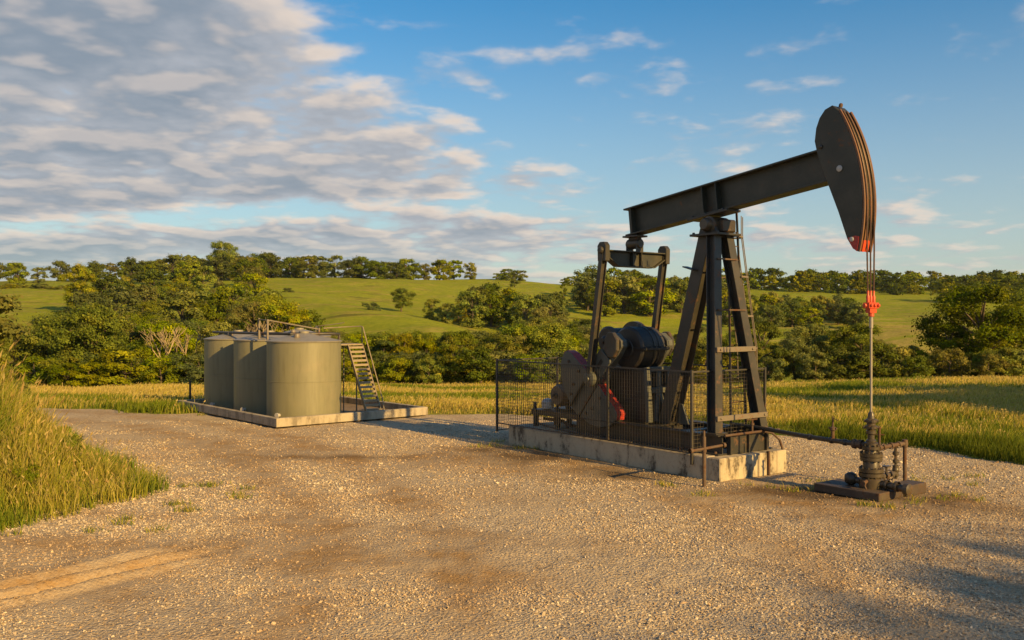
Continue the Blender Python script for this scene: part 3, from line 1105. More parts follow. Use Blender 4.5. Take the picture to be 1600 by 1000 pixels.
DEAD = [dead_tree(3, 7.0), dead_tree(9, 7.0)]
for me, px, y, zoff, s, lab in ((DEAD[0], 258, 67, 1.3, 0.78, 'bare pale dead tree with forked limbs amid the green wood'),
                               (DEAD[1], 289, 68, 1.3, 0.72, 'slimmer bare dead tree close by the forked dead tree'),
                               (DEAD[1], 396, 92, 2.2, 0.85, 'grey dead tree poking out of the wood above the middle tank'),
                               (DEAD[0], 222, 64, 0.3, 0.5, 'small broken dead tree low at the front of the wood')):
    o = link('dead_tree', me)
    tag(o, lab, 'tree')
    x = bx(px, y)
    o.location = (x, y, land1(x, y) + zoff - 1.0)
    o.scale = (s, s, s)
    o.rotation_euler = (0, 0, px * 0.7)


# ------------------------------------------------------------------ tanks, berm, stairs
E1 = Vector((-0.65, 0.76, 0))
E2 = Vector((0.76, 0.65, 0))
BERM_A = math.atan2(E2.y, E2.x)          # local x runs along E2, local y along E1
C0 = Vector((-6.57, 25.0, 0))


def berm_pt(q, p, z=0.0):
    return C0 + E2 * q + E1 * p + Vector((0, 0, z))


def build_tank(q, p, r, h, label):
    c = berm_pt(q, p)
    t = thing('storage_tank', label, 'tank', c, BERM_A, 'steel tanks inside the berm')
    b = MB()
    b.lathe([(r, 0.02), (r, h * 0.5 - 0.012), (r + 0.008, h * 0.5 - 0.008), (r + 0.008, h * 0.5 + 0.008), (r, h * 0.5 + 0.012), (r, h)], n=72)
    b.build('shell', M['tank'], t, True)
    b = MB()
    b.lathe([(r + 0.03, h - 0.02), (r + 0.035, h + 0.012), (r * 0.5, h + 0.15), (0.16, h + 0.25), (0.16, h + 0.30), (0, h + 0.30)], n=72)
    b.build('roof', M['tankroof'], t, True)
    b = MB()
    b.lathe([(r + 0.045, 0.0), (r + 0.045, 0.03), (r, 0.03)], n=72)
    b.build('base_ring', M['steel'], t, True)
    # bolts, hatch and drain
    b = MB()
    b.lathe([(0, 0.13), (0.07, 0.13), (0.09, 0.10), (0.09, 0.0)], (r * 0.55 * math.cos(-2.4), r * 0.55 * math.sin(-2.4), h + 0.11), (0, 0, 1), 14)
    b.build('thief_hatch', M['galv'], t, True)
    b = MB()
    a = -2.75
    dx, dy = math.cos(a), math.sin(a)
    b.cyl((r * dx * 0.98, r * dy * 0.98, 0.22), ((r + 0.10) * dx, (r + 0.10) * dy, 0.22), 0.05, 12)
    b.lathe([(0, 0), (0.075, 0), (0.075, 0.03), (0, 0.03)], ((r + 0.09) * dx, (r + 0.09) * dy, 0.22), (dx, dy, 0), 14)
    b.build('drain_flange', M['pale'], t, True)
    return t


RT = 1.10
build_tank(1.60, 1.45, RT, 2.36, 'sunlit tan steel tank next to the stairway')
build_tank(1.55, 3.72, RT, 2.36, 'shaded tan tank in the middle of the row of three')
build_tank(1.50, 6.00, RT, 2.36, 'shaded tan tank at the end of the row away from the stairway')
build_tank(3.85, 6.15, RT, 2.42, 'tan tank mostly hidden, only its conical roof showing above the sunlit tank')

berm = thing('containment_berm', 'low concrete berm wall enclosing the tan tanks', 'wall', C0, BERM_A)
QX, PY, WT, WH = 6.9, 7.55, 0.16, 0.25
QF = 5.15
for nm, box_ in (('front_wall', (0, QF, 0, WT, 0, WH)), ('side_wall', (0.0, WT, WT + .002, PY, 0, WH)),
                 ('back_wall', (WT + .002, QF, PY - WT, PY, 0, WH)), ('side_wall', (QF - WT, QF - .001, WT + .002, PY - WT - .002, 0, WH))):
    MB().box(*box_).build(nm, M['berm'], berm, bevel=0.012)
b = MB()
b.box(WT, QF - WT, WT, PY - WT, 0.0, 0.045)
b.build('berm_floor', M['soil'], berm)
# hairline joints of the berm: narrow proud fillets of mortar
for i in range(1, 5):
    MB().box(QF * i / 5 - 0.012, QF * i / 5 + 0.012, -0.003, 0.02, 0.012, WH - 0.012).build('joint', M['conc'], berm)
for i in range(1, 7):
    MB().box(-0.003, 0.02, PY * i / 7 - 0.012, PY * i / 7 + 0.012, 0.012, WH - 0.012).build('joint', M['conc'], berm)

# stairway on the sunlit tank
st = thing('tank_stairway', 'steep steel stairway with open treads leaning to the sunlit tank', 'stairs', C0, BERM_A)
TQ = 1.60                                # the sunlit tank stands at q = 1.60, p = 1.45
sp0, sp1, sz0, sz1 = 1.52, 0.34, 2.22, 0.06      # the flight comes down towards the front wall
sq0, sq1 = 3.14, 3.66
for q_ in (sq0, sq1):
    MB().beam((q_, sp0, sz0), (q_, sp1, sz1), 0.035, 0.10, (0, -1, 1)).build('stringer', M['walk'], st, bevel=0.004)
NTR = 16
for i in range(NTR):
    f = (i + 0.5) / NTR
    p_ = sp0 + (sp1 - sp0) * f
    z_ = sz0 + (sz1 - sz0) * f
    b = MB()
    b.box(sq0 + 0.019, sq1 - 0.019, p_ - 0.05, p_ + 0.05, z_ - 0.014, z_ + 0.014)
    b.box(sq0 + 0.020, sq1 - 0.020, p_ - 0.060, p_ - 0.05, z_ - 0.052, z_ + 0.012)
    b.build('tread', M['walk'], st)
MB().box(TQ + RT * 0.97, sq1 + 0.02, sp0 - 0.03, sp0 + 0.55, sz0 - 0.02, sz0 + 0.03).build('landing', M['walk'], st, bevel=0.005)
for q_ in (sq1 + 0.03,):
    b = MB()
    b.tube([(q_ - 1.1, sp0 + 0.55, sz0 + 0.52), (q_ - 0.3, sp0 + 0.50, sz0 + 0.56), (q_, sp0 + 0.12, sz0 + 0.58), (q_, sp0, sz0 + 0.56), (q_, sp1, sz1 + 0.46), (q_, sp1 - 0.10, sz1 + 0.05)], 0.018, 8)
    b.build('handrail', M['walk'], st, True)
    for p_, z0_, z1_ in ((sp0 + 0.05, sz0 - 0.1, sz0 + 0.57), ((sp0 + sp1) / 2, (sz0 + sz1) / 2, (sz0 + sz1) / 2 + 0.52)):
        MB().tube([(q_, p_, z0_), (q_, p_, z1_)], 0.012, 8).build('baluster', M['galv'], st, True)
MB().tube([(sq0 + 0.03, (sp0 + sp1) / 2 + 0.1, 0.04), (sq0 + 0.03, (sp0 + sp1) / 2 + 0.1, 1.28)], 0.022, 8).build('support_post', M['galv'], st, True)
MB().tube([(sq0 + 0.03, sp0 + 0.3, 0.04), (sq0 + 0.03, sp0 + 0.3, 2.20)], 0.018, 8).build('support_post', M['galv'], st, True)

# pipework and rails on the tank roofs
ct = thing('roof_pipework', 'dark manifold pipe with upright posts lying across the tank roofs', 'pipework', C0 - E2 * 0.55, BERM_A)
hz_ = 2.36
b = MB()
b.tube([(1.55, 6.9, hz_ + 0.22), (1.60, 3.7, hz_ + 0.22), (1.75, 1.5, hz_ + 0.22), (2.9, 1.1, hz_ + 0.22), (3.2, 1.2, hz_ + 0.20), (3.2, 1.2, hz_ + 0.04)], 0.045, 10)
b.build('manifold_pipe', M['steel'], ct, True)
for q_, p_, h_ in ((1.25, 2.05, 0.66), (1.30, 2.75, 0.70), (2.65, 1.45, 0.40)):
    MB().beam((q_, p_, hz_ + 0.05), (q_, p_, hz_ + h_), 0.055, 0.055).build('post', M['galv'], ct, bevel=0.004)
MB().beam((1.25, 2.05, hz_ + 0.64), (2.65, 1.45, hz_ + 0.36), 0.035, 0.035).build('brace', M['galv'], ct)
MB().beam((1.25, 2.05, hz_ + 0.64), (1.30, 2.75, hz_ + 0.66), 0.03, 0.03).build('brace', M['galv'], ct)
b = MB()
b.tube([(2.65, 1.45, hz_ + 0.38), (3.0, 2.3, hz_ + 0.44), (3.35, 1.85, hz_ + 0.50), (3.65, 1.65, hz_ + 0.56)], 0.014, 8)
b.build('guard_rail', M['galv'], ct, True)
MB().tube([(3.0, 2.3, hz_ + 0.02), (3.0, 2.3, hz_ + 0.44)], 0.014, 8).build('post', M['galv'], ct, True)
# small marker post by the berm
mk = MB()
mk.box(-0.03, 0.03, -0.03, 0.03, -0.1, 0.85)
o = mk.build('marker_post', M['steel'], bevel=0.005)
tag(o, 'short dark post standing in the grass behind the corner of the berm', 'post')
o.location = (-11.35, 31.6, land1(-11.35, 31.6))

# ------------------------------------------------------------------ concrete pad
PA = math.atan2(-0.8, 0.6)               # local x points to the well, y across, away from the camera
PO = Vector((4.75, 17.39, 0))
pad = thing('concrete_pad', 'long stained concrete pad under the pumpjack', 'concrete pad', PO, PA)
PX0, PX1, PY0, PY1, PH = -6.60, 0.02, -1.10, 0.92, 0.41
MB().box(PX0, PX1 - 0.30, PY0, PY1, -0.05, PH).build('slab', M['conc'], pad, bevel=0.02)
b = MB()
for y0_, y1_ in ((PY0, 0.02), (0.05, 0.30), (0.36, 0.60), (0.605, PY1)):  # end split into blocks: the gaps stand for the wellhead's shadow stripes
    MB().box(PX1 - 0.298, PX1, y0_, y1_, -0.05, PH - 0.004).build('end_block', M['conc'], pad, bevel=0.018)
MB().box(PX1 - 0.03, PX1 + 0.035, 0.305, 0.355, -0.05, PH + 0.02).build('shadow_bar', M['rust'], pad, bevel=0.004)  # dark bar added in place of a shadow stripe on the pad end

# ------------------------------------------------------------------ pumpjack
pj = thing('pumpjack', 'dark green oil pumpjack with raised horse head on the concrete pad', 'pumpjack', PO, PA)


def bolts(mb, pts, axis, r=0.022, h=0.018):
    a = Vector(axis).normalized()
    for p in pts:
        mb.lathe([(r, 0), (r, h), (r * 0.8, h * 1.2), (0, h * 1.2)], p, a, 6)


# skid: two long I-beams with cross members
SZ0, SZ1 = PH + 0.002, 0.80
sk = MB()
sk.ibeam((-4.45, -0.74, (SZ0 + SZ1) / 2), (-0.22, -0.74, (SZ0 + SZ1) / 2), 0.26, SZ1 - SZ0, 0.028, 0.025)
sk.build('skid_rail', M['steel'], pj, bevel=0.004)
sk = MB()
sk.ibeam((-4.45, 0.66, (SZ0 + SZ1) / 2), (-0.22, 0.66, (SZ0 + SZ1) / 2), 0.26, SZ1 - SZ0, 0.028, 0.025)
sk.build('skid_rail', M['steel'], pj, bevel=0.004)
for x_ in (-4.2, -3.4, -2.2, -1.2):
    MB().ibeam((x_, -0.60, 0.62), (x_, 0.52, 0.62), 0.2, 0.34, 0.02, 0.02).build('cross_member', M['steel'], pj, bevel=0.004)
b = MB()
b.box(-0.24, -0.20, -0.60, 0.55, SZ0, SZ1 - 0.01)
for y_ in (-0.60, -0.05, 0.50):
    b.box(-0.198, -0.14, y_, y_ + 0.03, SZ0, SZ1 - 0.03)
b.build('end_plate', M['steel'], pj, bevel=0.004)
MB().tube([(-0.12, -0.80, SZ1 - 0.0), (-0.10, 0.1, SZ1 + 0.01), (-0.12, 0.86, SZ1 - 0.0)], 0.026, 8).build('rusty_rail', M['rust'], pj, True)
MB().tube([(-0.10, 0.35, SZ1), (-0.02, 0.50, SZ1 - 0.03), (0.03, 0.68, SZ1 - 0.18), (0.02, 0.78, SZ0 + 0.02)], 0.024, 8).build('hose', M['rust'], pj, True)
b = MB()
bolts(b, [(-0.33 - 0.42 * i, -0.82, SZ0 + 0.029) for i in range(10)], (0, 0, 1), 0.03, 0.03)
b.build('anchor_bolts', M['rust'], pj, kind='stuff')

# sampson post
TOPZ = 4.70
near_t, near_b = Vector((-0.90, -0.20, TOPZ)), Vector((-0.43, -0.72, SZ1))
far_t, far_b = Vector((-0.92, 0.20, TOPZ)), Vector((-0.43, 0.68, SZ1))
rear_t, rear_b = Vector((-1.18, 0.0, TOPZ)), Vector((-2.25, -0.05, SZ1 - 0.02))
MB().ibeam(near_b, near_t, 0.21, 0.22, 0.022, 0.02, (1, 0, 0)).build('post_leg', M['steel'], pj, bevel=0.004)
MB().ibeam(far_b, far_t, 0.21, 0.22, 0.022, 0.02, (1, 0, 0)).build('post_leg', M['steel'], pj, bevel=0.004)
MB().ibeam(rear_b, rear_t, 0.30, 0.34, 0.022, 0.02, (0, 1, 0)).build('post_leg', M['steel'], pj, bevel=0.004)
for leg_b, sx in ((near_b, 0.2), (far_b, 0.2), (rear_b, 0.28)):
    MB().box(leg_b.x - sx, leg_b.x + 0.18, leg_b.y - 0.17, leg_b.y + 0.17, SZ1 + 0.002, SZ1 + 0.028).build('foot_plate', M['steel'], pj, bevel=0.003)
b = MB()
b.frame((-2.05, 0.0, SZ1), (1, 0, 0), (0, 0, 1), (0, 1, 0), [(0.0, 0), (0.30, 0), (0.12, 0.42), (0.02, 0.42)], 0.05)
b.build('gusset', M['grey'], pj)
for z_ in (1.10, 2.42):
    f = (z_ - SZ1) / (TOPZ - SZ1)
    a_ = near_b.lerp(near_t, f)
    c_ = far_b.lerp(far_t, f)
    b = MB()
    b.beam((a_.x + 0.142, a_.y - 0.10, a_.z), (c_.x + 0.142, c_.y + 0.10, c_.z), 0.04, 0.10)
    bolts(b, [(a_.x + 0.16, a_.y, a_.z), (c_.x + 0.16, c_.y, c_.z)], (1, 0, 0), 0.025, 0.02)
    b.build('cross_bar', M['galv'], pj, bevel=0.003)
for z_ in (3.20, 4.22):
    f = (z_ - SZ1) / (TOPZ - SZ1)
    a_ = near_b.lerp(near_t, f)
    c_ = far_b.lerp(far_t, f)
    MB().beam((a_.x + 0.135, a_.y - 0.05, a_.z), (c_.x + 0.135, c_.y + 0.05, c_.z), 0.02, 0.03).build('tie_bar', M['rust'], pj)
b = MB()
b.box(-1.40, -0.66, -0.36, 0.36, TOPZ + 0.0, TOPZ + 0.045)
bolts(b, [(x_, y_, TOPZ + 0.045) for x_ in (-1.34, -0.72) for y_ in (-0.3, 0.3)], (0, 0, 1), 0.03, 0.03)
b.build('cap_plate', M['steel'], pj, bevel=0.004)
# small bracket on the rear leg
MB().beam((-1.62, -0.25, 4.10), (-1.34, -0.25, 4.02), 0.16, 0.025).build('step_bracket', M['steel'], pj)

# saddle bearing under the beam
b = MB()
b.frame((-1.03, 0, 0), (1, 0, 0), (0, 0, 1), (0, 1, 0), [(-0.30, TOPZ + 0.046), (0.28, TOPZ + 0.046), (0.17, 4.98), (0.07, 5.08), (-0.07, 5.08), (-0.17, 4.98)], 0.0)
b = MB()
for y_ in (-0.24, 0.13):
    b.frame((-1.03, y_, 0), (1, 0, 0), (0, 0, 1), (0, 1, 0), [(-0.24, TOPZ + 0.046), (0.24, TOPZ + 0.046), (0.16, 4.98), (0.07, 5.06), (-0.07, 5.06), (-0.16, 4.98)], 0.11)
b.build('bearing_bracket', M['steel'], pj, bevel=0.01)
b = MB()
b.lathe([(0, -0.40), (0.10, -0.40), (0.13, -0.36), (0.13, -0.26), (0.17, -0.24), (0.17, 0.24), (0.13, 0.26), (0.13, 0.36), (0.10, 0.40), (0, 0.40)], (-1.0, 0, 4.92), (0, 1, 0), 24)
b.build('saddle_bearing', M['well'], pj, True)
b = MB()
b.box(-0.86, -0.70, -0.12, 0.26, 4.76, 5.02)
b.build('bearing_cap', M['well'], pj, bevel=0.03)

# walking beam
BR, BF = Vector((-3.50, 0, 5.185)), Vector((1.62, 0, 5.775))
bd = (BF - BR).normalized()
bu = Vector((-bd.z, 0, bd.x))
MB().ibeam(BR, BF, 0.34, 0.62, 0.035, 0.028, bu).build('walking_beam', M['dark'], pj, bevel=0.005)
for f_ in (0.04, 1.22 / 5.15 + 0.205, 1.22 / 5.15 + 0.275):
    c_ = BR + bd * (f_ * 5.15)
    for sgn in (-1, 1):
        b = MB()
        b.beam(c_ + bu * -0.274 + Vector((0, sgn * 0.088, 0)), c_ + bu * 0.274 + Vector((0, sgn * 0.088, 0)), 0.145, 0.026, bd)
        b.build('stiffener', M['dark'], pj, bevel=0.003)
# wear plate and clamp under the beam at the saddle
b = MB()
c_ = BR + bd * 2.50 - bu * 0.335
b.beam(c_ - bd * 0.62, c_ + bd * 0.42, 0.44, 0.045, bu)
bolts(b, [c_ + bd * s_ + Vector((0, y_, 0)) + bu * 0.022 for s_ in (-0.5, -0.15, 0.3) for y_ in (-0.19, 0.19)], bu, 0.028, 0.03)
b.build('saddle_plate', M['steel'], pj, bevel=0.005)

# horse head
HC = (-1.0, 4.98)
HR = 3.39


def arc(r, a0, a1, n):
    return [(HC[0] + r * math.cos(a0 + (a1 - a0) * i / (n - 1)), HC[1] + r * math.sin(a0 + (a1 - a0) * i / (n - 1))) for i in range(n)]


A_TOP, A_BOT = math.atan2(1.74, 2.95), math.atan2(-0.80, 3.29)
front = arc(HR - 0.03, A_TOP, A_BOT, 22)
back = [(2.18, 4.24), (2.07, 4.42), (1.90, 4.90), (1.69, 5.42), (1.47, 6.00), (1.42, 6.22), (1.45, 6.45), (1.52, 6.62), (1.63, 6.75), (1.78, 6.80)]
head_o = front + back
hh = MB()
hh.frame((0, -0.165, 0), (1, 0, 0), (0, 0, 1), (0, 1, 0), head_o, 0.33)
head = hh.build('horse_head', M['dark'], pj, bevel=0.006)
hp = MB()
for y_ in (-0.19, 0.168):
    hp.frame((0, y_, 0), (1, 0, 0), (0, 0, 1), (0, 1, 0), head_o, 0.022)
hp.build('side_plates', M['dark'], head, bevel=0.004)
for y_, w_ in ((-0.185, 0.035), (-0.075, 0.05), (0.045, 0.05), (0.150, 0.035)):
    fr = arc(HR + (0.015 if w_ < 0.04 else -0.005), A_TOP, A_BOT, 30)
    inn = arc(HR - 0.028, A_BOT, A_TOP, 30)
    b = MB()
    b.frame((0, y_, 0), (1, 0, 0), (0, 0, 1), (0, 1, 0), fr + inn, w_)
    b.build('cable_track', M['wood'], head, bevel=0.004)
# painted tip
tipf = arc(HR - 0.035, A_BOT + 0.055, A_BOT, 5)
for y_ in (-0.197, 0.192):
    b = MB()
    b.frame((0, y_, 0), (1, 0, 0), (0, 0, 1), (0, 1, 0), [(2.085, 4.43), (2.24, 4.46), (2.30, 4.44)] + tipf + [(2.18, 4.25)], 0.005)
    b.build('tip_plate', M['red'], head)
b = MB()
fr = arc(HR + 0.019, A_BOT + 0.06, A_BOT + 0.002, 5)
inn = arc(HR + 0.010, A_BOT + 0.002, A_BOT + 0.06, 5)
b.frame((0, -0.150, 0), (1, 0, 0), (0, 0, 1), (0, 1, 0), fr + inn, 0.21)
b.build('tip_strip', M['orange'], head)
for x_, z_, r_, m_ in ((1.93, 5.66, 0.055, 'pale'), (2.17, 4.40, 0.042, 'pale'), (1.55, 6.10, 0.04, 'steel')):
    b = MB()
    b.lathe([(r_, 0), (r_, 0.015), (r_ * 0.7, 0.024), (0, 0.024)], (x_, -0.196, z_), (0, -1, 0), 16)
    b.build('bolt', M[m_], head, True)
b = MB()
b.lathe([(0.035, 0), (0.035, 0.05), (0.02, 0.07), (0, 0.075)], (1.85, -0.05, 6.77), (0.3, 0, 1), 10)
b.build('lifting_lug', M['rust'], head, True)

# bridle cables, carrier bar, polished rod
for y_ in (-0.125, -0.02, 0.095):
    pts = [(x_, y_, z_) for x_, z_ in arc(HR + 0.022, A_TOP * 0.98, 0.0, 16)] + [(HC[0] + HR + 0.022, y_, 4.2), (HC[0] + HR + 0.022, y_ * 0.8, 3.36)]
    MB().tube(pts, 0.0135, 6).build('bridle_cable', M['cable'], pj, True)
CX = HC[0] + HR + 0.022
b = MB()
b.box(CX - 0.06, CX + 0.06, -0.15, 0.15, 3.20, 3.30)
b.box(CX - 0.045, CX + 0.045, -0.10, 0.10, 3.12, 3.198)
b.lathe([(0.05, 0), (0.05, 0.06), (0, 0.06)], (CX, 0, 3.06), (0, 0, 1), 12)
bolts(b, [(CX + 0.06, y_, 3.25) for y_ in (-0.11, 0.0, 0.11)], (1, 0, 0), 0.03, 0.03)
bolts(b, [(CX - 0.02, -0.15, 3.25)], (0, -1, 0), 0.04, 0.03)
cb = b.build('carrier_bar', M['orange'], pj, bevel=0.008)
for y_ in (-0.10, -0.016, 0.076):
    MB().lathe([(0, 0), (0.030, 0), (0.032, 0.10), (0.020, 0.13), (0.020, 0.20), (0, 0.21)], (CX, y_, 3.302), (0, 0, 1), 10).build('cable_socket', M['orange'], cb, True)
b = MB()
b.cyl((CX, 0, 1.36), (CX, 0, 3.06), 0.021, 12)
b.cyl((CX, 0, 2.86), (CX, 0, 3.05), 0.034, 10)
b.build('polished_rod', M['rod'], pj, True)

# tail bearing and equalizer
EX = -3.34
b = MB()
b.box(EX - 0.22, EX + 0.24, -0.17, 0.17, 4.845, 4.885)
b.box(EX - 0.14, EX + 0.16, -0.06, 0.06, 4.70, 4.846)
b.build('tail_plate', M['steel'], pj, bevel=0.006)
b = MB()
b.lathe([(0, -0.20), (0.09, -0.20), (0.115, -0.17), (0.115, 0.17), (0.09, 0.20), (0, 0.20)], (EX, 0, 4.70), (1, 0, 0), 20)
b.build('tail_bearing', M['well'], pj, True)
b = MB()
for x_ in (-0.17, 0.14):
    b.box(EX + x_, EX + x_ + 0.03, -0.11, 0.11, 4.50, 4.72)
b.build('bearing_cheeks', M['steel'], pj, bevel=0.006)
b = MB()
EO = [(-0.90, 4.50), (0.90, 4.50), (0.90, 4.40), (0.55, 4.20), (-0.55, 4.20), (-0.90, 4.40)]
b.frame((EX - 0.02, 0, 0), (0, 1, 0), (0, 0, 1), (1, 0, 0), EO, 0.04)
b.box(EX - 0.11, EX + 0.11, -0.90, 0.90, 4.502, 4.53)
b.box(EX - 0.10, EX + 0.10, -0.55, 0.55, 4.172, 4.198)
for s_ in (-1, 1):
    b.beam((EX, s_ * 0.555, 4.186), (EX, s_ * 0.90, 4.386), 0.20, 0.026)
for y_ in (-0.14, 0.12):
    b.box(EX + 0.022, EX + 0.10, y_, y_ + 0.02, 4.20, 4.50)
    b.box(EX - 0.10, EX - 0.022, y_, y_ + 0.02, 4.20, 4.50)
b.build('equalizer', M['dark'], pj, bevel=0.004)

# crank frame
SHX, SHZ = -3.18, 2.46
cd = Vector((-0.625, 0, -0.781)).normalized()
cn = Vector((0.781, 0, -0.625)).normalized()        # towards the front / lower side
PIN = Vector((SHX, 0, SHZ)) + cd * 0.98


def pitman(sgn):
    y_ = sgn * 0.94
    t_, q_ = Vector((EX, y_, 4.46)), Vector((PIN.x, y_, PIN.z))
    b = MB()
    b.ibeam(q_ + (t_ - q_).normalized() * 0.12, t_, 0.12, 0.16, 0.018, 0.016, (0, 1, 0) if sgn > 0 else (0, 1, 0))
    pm = b.build('pitman_arm', M['steel'], pj, bevel=0.004)
    b = MB()
    b.frame((0, y_ - 0.065, 0), (1, 0, 0), (0, 0, 1), (0, 1, 0), [(EX - 0.13, 4.28), (EX + 0.13, 4.28), (EX + 0.14, 4.62), (EX + 0.07, 4.70), (EX - 0.07, 4.70), (EX - 0.14, 4.62)], 0.13)
    b.lathe([(0.085, 0), (0.085, 0.05), (0.05, 0.07), (0, 0.07)], (EX, y_ + sgn * 0.066, 4.52), (0, sgn, 0), 8)
    b.build('top_clevis', M['steel'], pm, bevel=0.012)
    b = MB()
    b.lathe([(0, 0), (0.17, 0), (0.17, 0.09), (0.12, 0.12), (0.06, 0.125), (0.05, 0.15), (0, 0.15)], (PIN.x, y_ - sgn * 0.05, PIN.z), (0, sgn, 0), 24)
    b.build('wrist_pin', M['grey'], pm, True)


def to_xz(a, b_):
    v = Vector((SHX, 0, SHZ)) + cd * a + cn * b_
    return (v.x, v.z)


def crank(sgn):
    y0_, y1_ = (-0.80, -0.62) if sgn < 0 else (0.62, 0.80)
    o_ = [(-0.22, -0.13), (-0.13, -0.22), (0.10, -0.24), (0.55, -0.20), (2.02, -0.20), (2.02, 0.20), (0.55, 0.20), (0.10, 0.24), (-0.13, 0.22), (-0.22, 0.13)]
    b = MB()
    b.frame((0, y0_, 0), (1, 0, 0), (0, 0, 1), (0, 1, 0), [to_xz(*p) for p in o_], y1_ - y0_)
    cr = b.build('crank_arm', M['grey'], pj, bevel=0.012)
    # hub on the slow shaft
    b = MB()
    ho = [(0.22 * math.cos(rad(22.5 + 45 * i)), 0.30 * math.sin(rad(22.5 + 45 * i))) for i in range(8)]
    yo = y0_ - 0.10 if sgn < 0 else y1_ + 0.002
    b.frame((0, yo, 0), (1, 0, 0), (0, 0, 1), (0, 1, 0), [(SHX + p, SHZ + q) for p, q in ho], 0.098)
    b.build('crank_hub', M['steel'], cr, bevel=0.02)
    # slotted cover plate
    b = MB()
    yo = y0_ - 0.055 if sgn < 0 else y1_ + 0.002
    po = [(0.30, -0.22), (0.34, -0.24), (0.74, -0.24), (0.78, -0.20), (0.78, 0.16), (0.74, 0.20), (0.34, 0.20), (0.30, 0.16)]
    b.frame((0, yo, 0), (1, 0, 0), (0, 0, 1), (0, 1, 0), [to_xz(*p) for p in po], 0.053)
    b.build('crank_cover', M['grey'], cr, bevel=0.01)
    b = MB()
    so_ = [(0.45, -0.05), (0.48, -0.07), (0.66, -0.07), (0.69, -0.05), (0.69, 0.0), (0.66, 0.02), (0.48, 0.02), (0.45, 0.0)]
    b.frame((0, yo - 0.004 if sgn < 0 else yo + 0.054, 0), (1, 0, 0), (0, 0, 1), (0, 1, 0), [to_xz(*p) for p in so_], 0.006)
    b.build('slot', M['black'], cr)
    # counterweights on both edges of the crank
    for side in (-1, 1):
        lobe = [(0.97, 0.205), (1.01, 0.92), (1.06, 1.06), (1.18, 1.12), (1.42, 1.06), (1.68, 0.84), (1.85, 0.55), (1.93, 0.205)]
        lobe = [(a_, b2 * side) for a_, b2 in lobe]
        b = MB()
        wy0 = y0_ - 0.06 if sgn < 0 else y0_ - 0.02
        b.frame((0, wy0, 0), (1, 0, 0), (0, 0, 1), (0, 1, 0), [to_xz(*p) for p in lobe], 0.26)
        cw = b.build('counterweight', M['grey'], cr, bevel=0.015)
        b = MB()
        for i in (0, 1, 2):
            p, q = to_xz(*lobe[i]), to_xz(*lobe[i + 1])
            cen = Vector(to_xz(1.35, 0.45 * side))
            p2, q2 = Vector(p), Vector(q)
            e_ = (q2 - p2)
            nn = Vector((e_.y, -e_.x)).normalized()
            if nn.dot(p2 - cen) < 0:
                nn = -nn
            pp = [p2 + nn * 0.003, q2 + nn * 0.003, q2 + nn * 0.009, p2 + nn * 0.009]
            b.frame((0, wy0 + 0.012, 0), (1, 0, 0), (0, 0, 1), (0, 1, 0), [tuple(v) for v in pp], 0.236)
        b.build('warning_stripe', M['red'], cr)
        b = MB()
        fy = wy0 - 0.001 if sgn < 0 else wy0 + 0.261
        bolts(b, [(to_xz(a_, b2 * side)[0], fy, to_xz(a_, b2 * side)[1]) for a_, b2 in ((1.15, 0.45), (1.5, 0.40), (1.2, 0.85), (1.72, 0.32))], (0, sgn, 0), 0.035, 0.03)
        b.build('bolts', M['rust'], cr)
    # raised ribs along the crank
    b = MB()
    yo = y0_ - 0.085 if sgn < 0 else y1_ + 0.03
    for q_ in (-0.205, 0.165):
        pp = [(0.82, q_), (2.0, q_), (2.0, q_ + 0.04), (0.82, q_ + 0.04)]
        b.frame((0, yo, 0), (1, 0, 0), (0, 0, 1), (0, 1, 0), [to_xz(*p) for p in pp], 0.055)
    b.build('rib', M['steel'], cr, bevel=0.005)


for s_ in (-1, 1):
    pitman(s_)
    crank(s_)

# gear reducer
b = MB()
GX, GZ, GR = -3.20, 2.37, 0.48
b.lathe([(0, -0.42), (0.20, -0.42), (0.22, -0.40), (GR - 0.05, -0.38), (GR, -0.33), (GR, 0.10), (GR, 0.33), (GR - 0.05, 0.38), (0, 0.40)], (GX, 0, GZ), (0, 1, 0), 48)
gb = b.build('gearbox', M['black'], pj, True)
b = MB()
for y_ in (-0.02, 0.13):
    b.lathe([(GR, 0), (GR + 0.012, 0.0), (GR + 0.012, 0.035), (GR, 0.035)], (GX, y_, GZ), (0, 1, 0), 48)
b.build('band', M['steel'], gb, True)
b = MB()
b.box(GX - GR - 0.07, GX + GR + 0.07, -0.40, 0.40, GZ - 0.03, GZ + 0.03)
bolts(b, [(GX + GR + 0.035, -0.32 + 0.16 * i, GZ + 0.03) for i in range(5)], (0, 0, 1), 0.022, 0.025)
b.build('joint_flange', M['black'], gb, bevel=0.006)
b = MB()
b.lathe([(0.05, 0), (0.05, 0.05), (0.03, 0.08), (0, 0.08)], (GX, 0, GZ + GR - 0.005), (0, 0, 1), 12)
b.lathe([(0.035, 0), (0.035, 0.04), (0, 0.04)], (GX + 0.22, 0.12, GZ + GR * 0.895 - 0.01), (0.4, 0, 1), 10)
b.build('breather', M['steel'], gb, True)
b = MB()
b.cyl((SHX, -0.70, SHZ), (SHX, 0.70, SHZ), 0.11, 20)
b.build('slow_shaft', M['steel'], pj, True)
b = MB()
b.lathe([(0, -0.40), (0.26, -0.40), (0.31, -0.36), (0.31, -0.30), (0.27, -0.28), (0.27, 0.26), (0.31, 0.28), (0.31, 0.34), (0.26, 0.38), (0, 0.38)], (-3.84, 0, 2.55), (0, 1, 0), 32)
b.lathe([(0.10, 0), (0.10, 0.06), (0.05, 0.12), (0, 0.12)], (-3.84, -0.40, 2.55), (0, -1, 0), 12)
b.build('brake_drum', M['black'], pj, True)
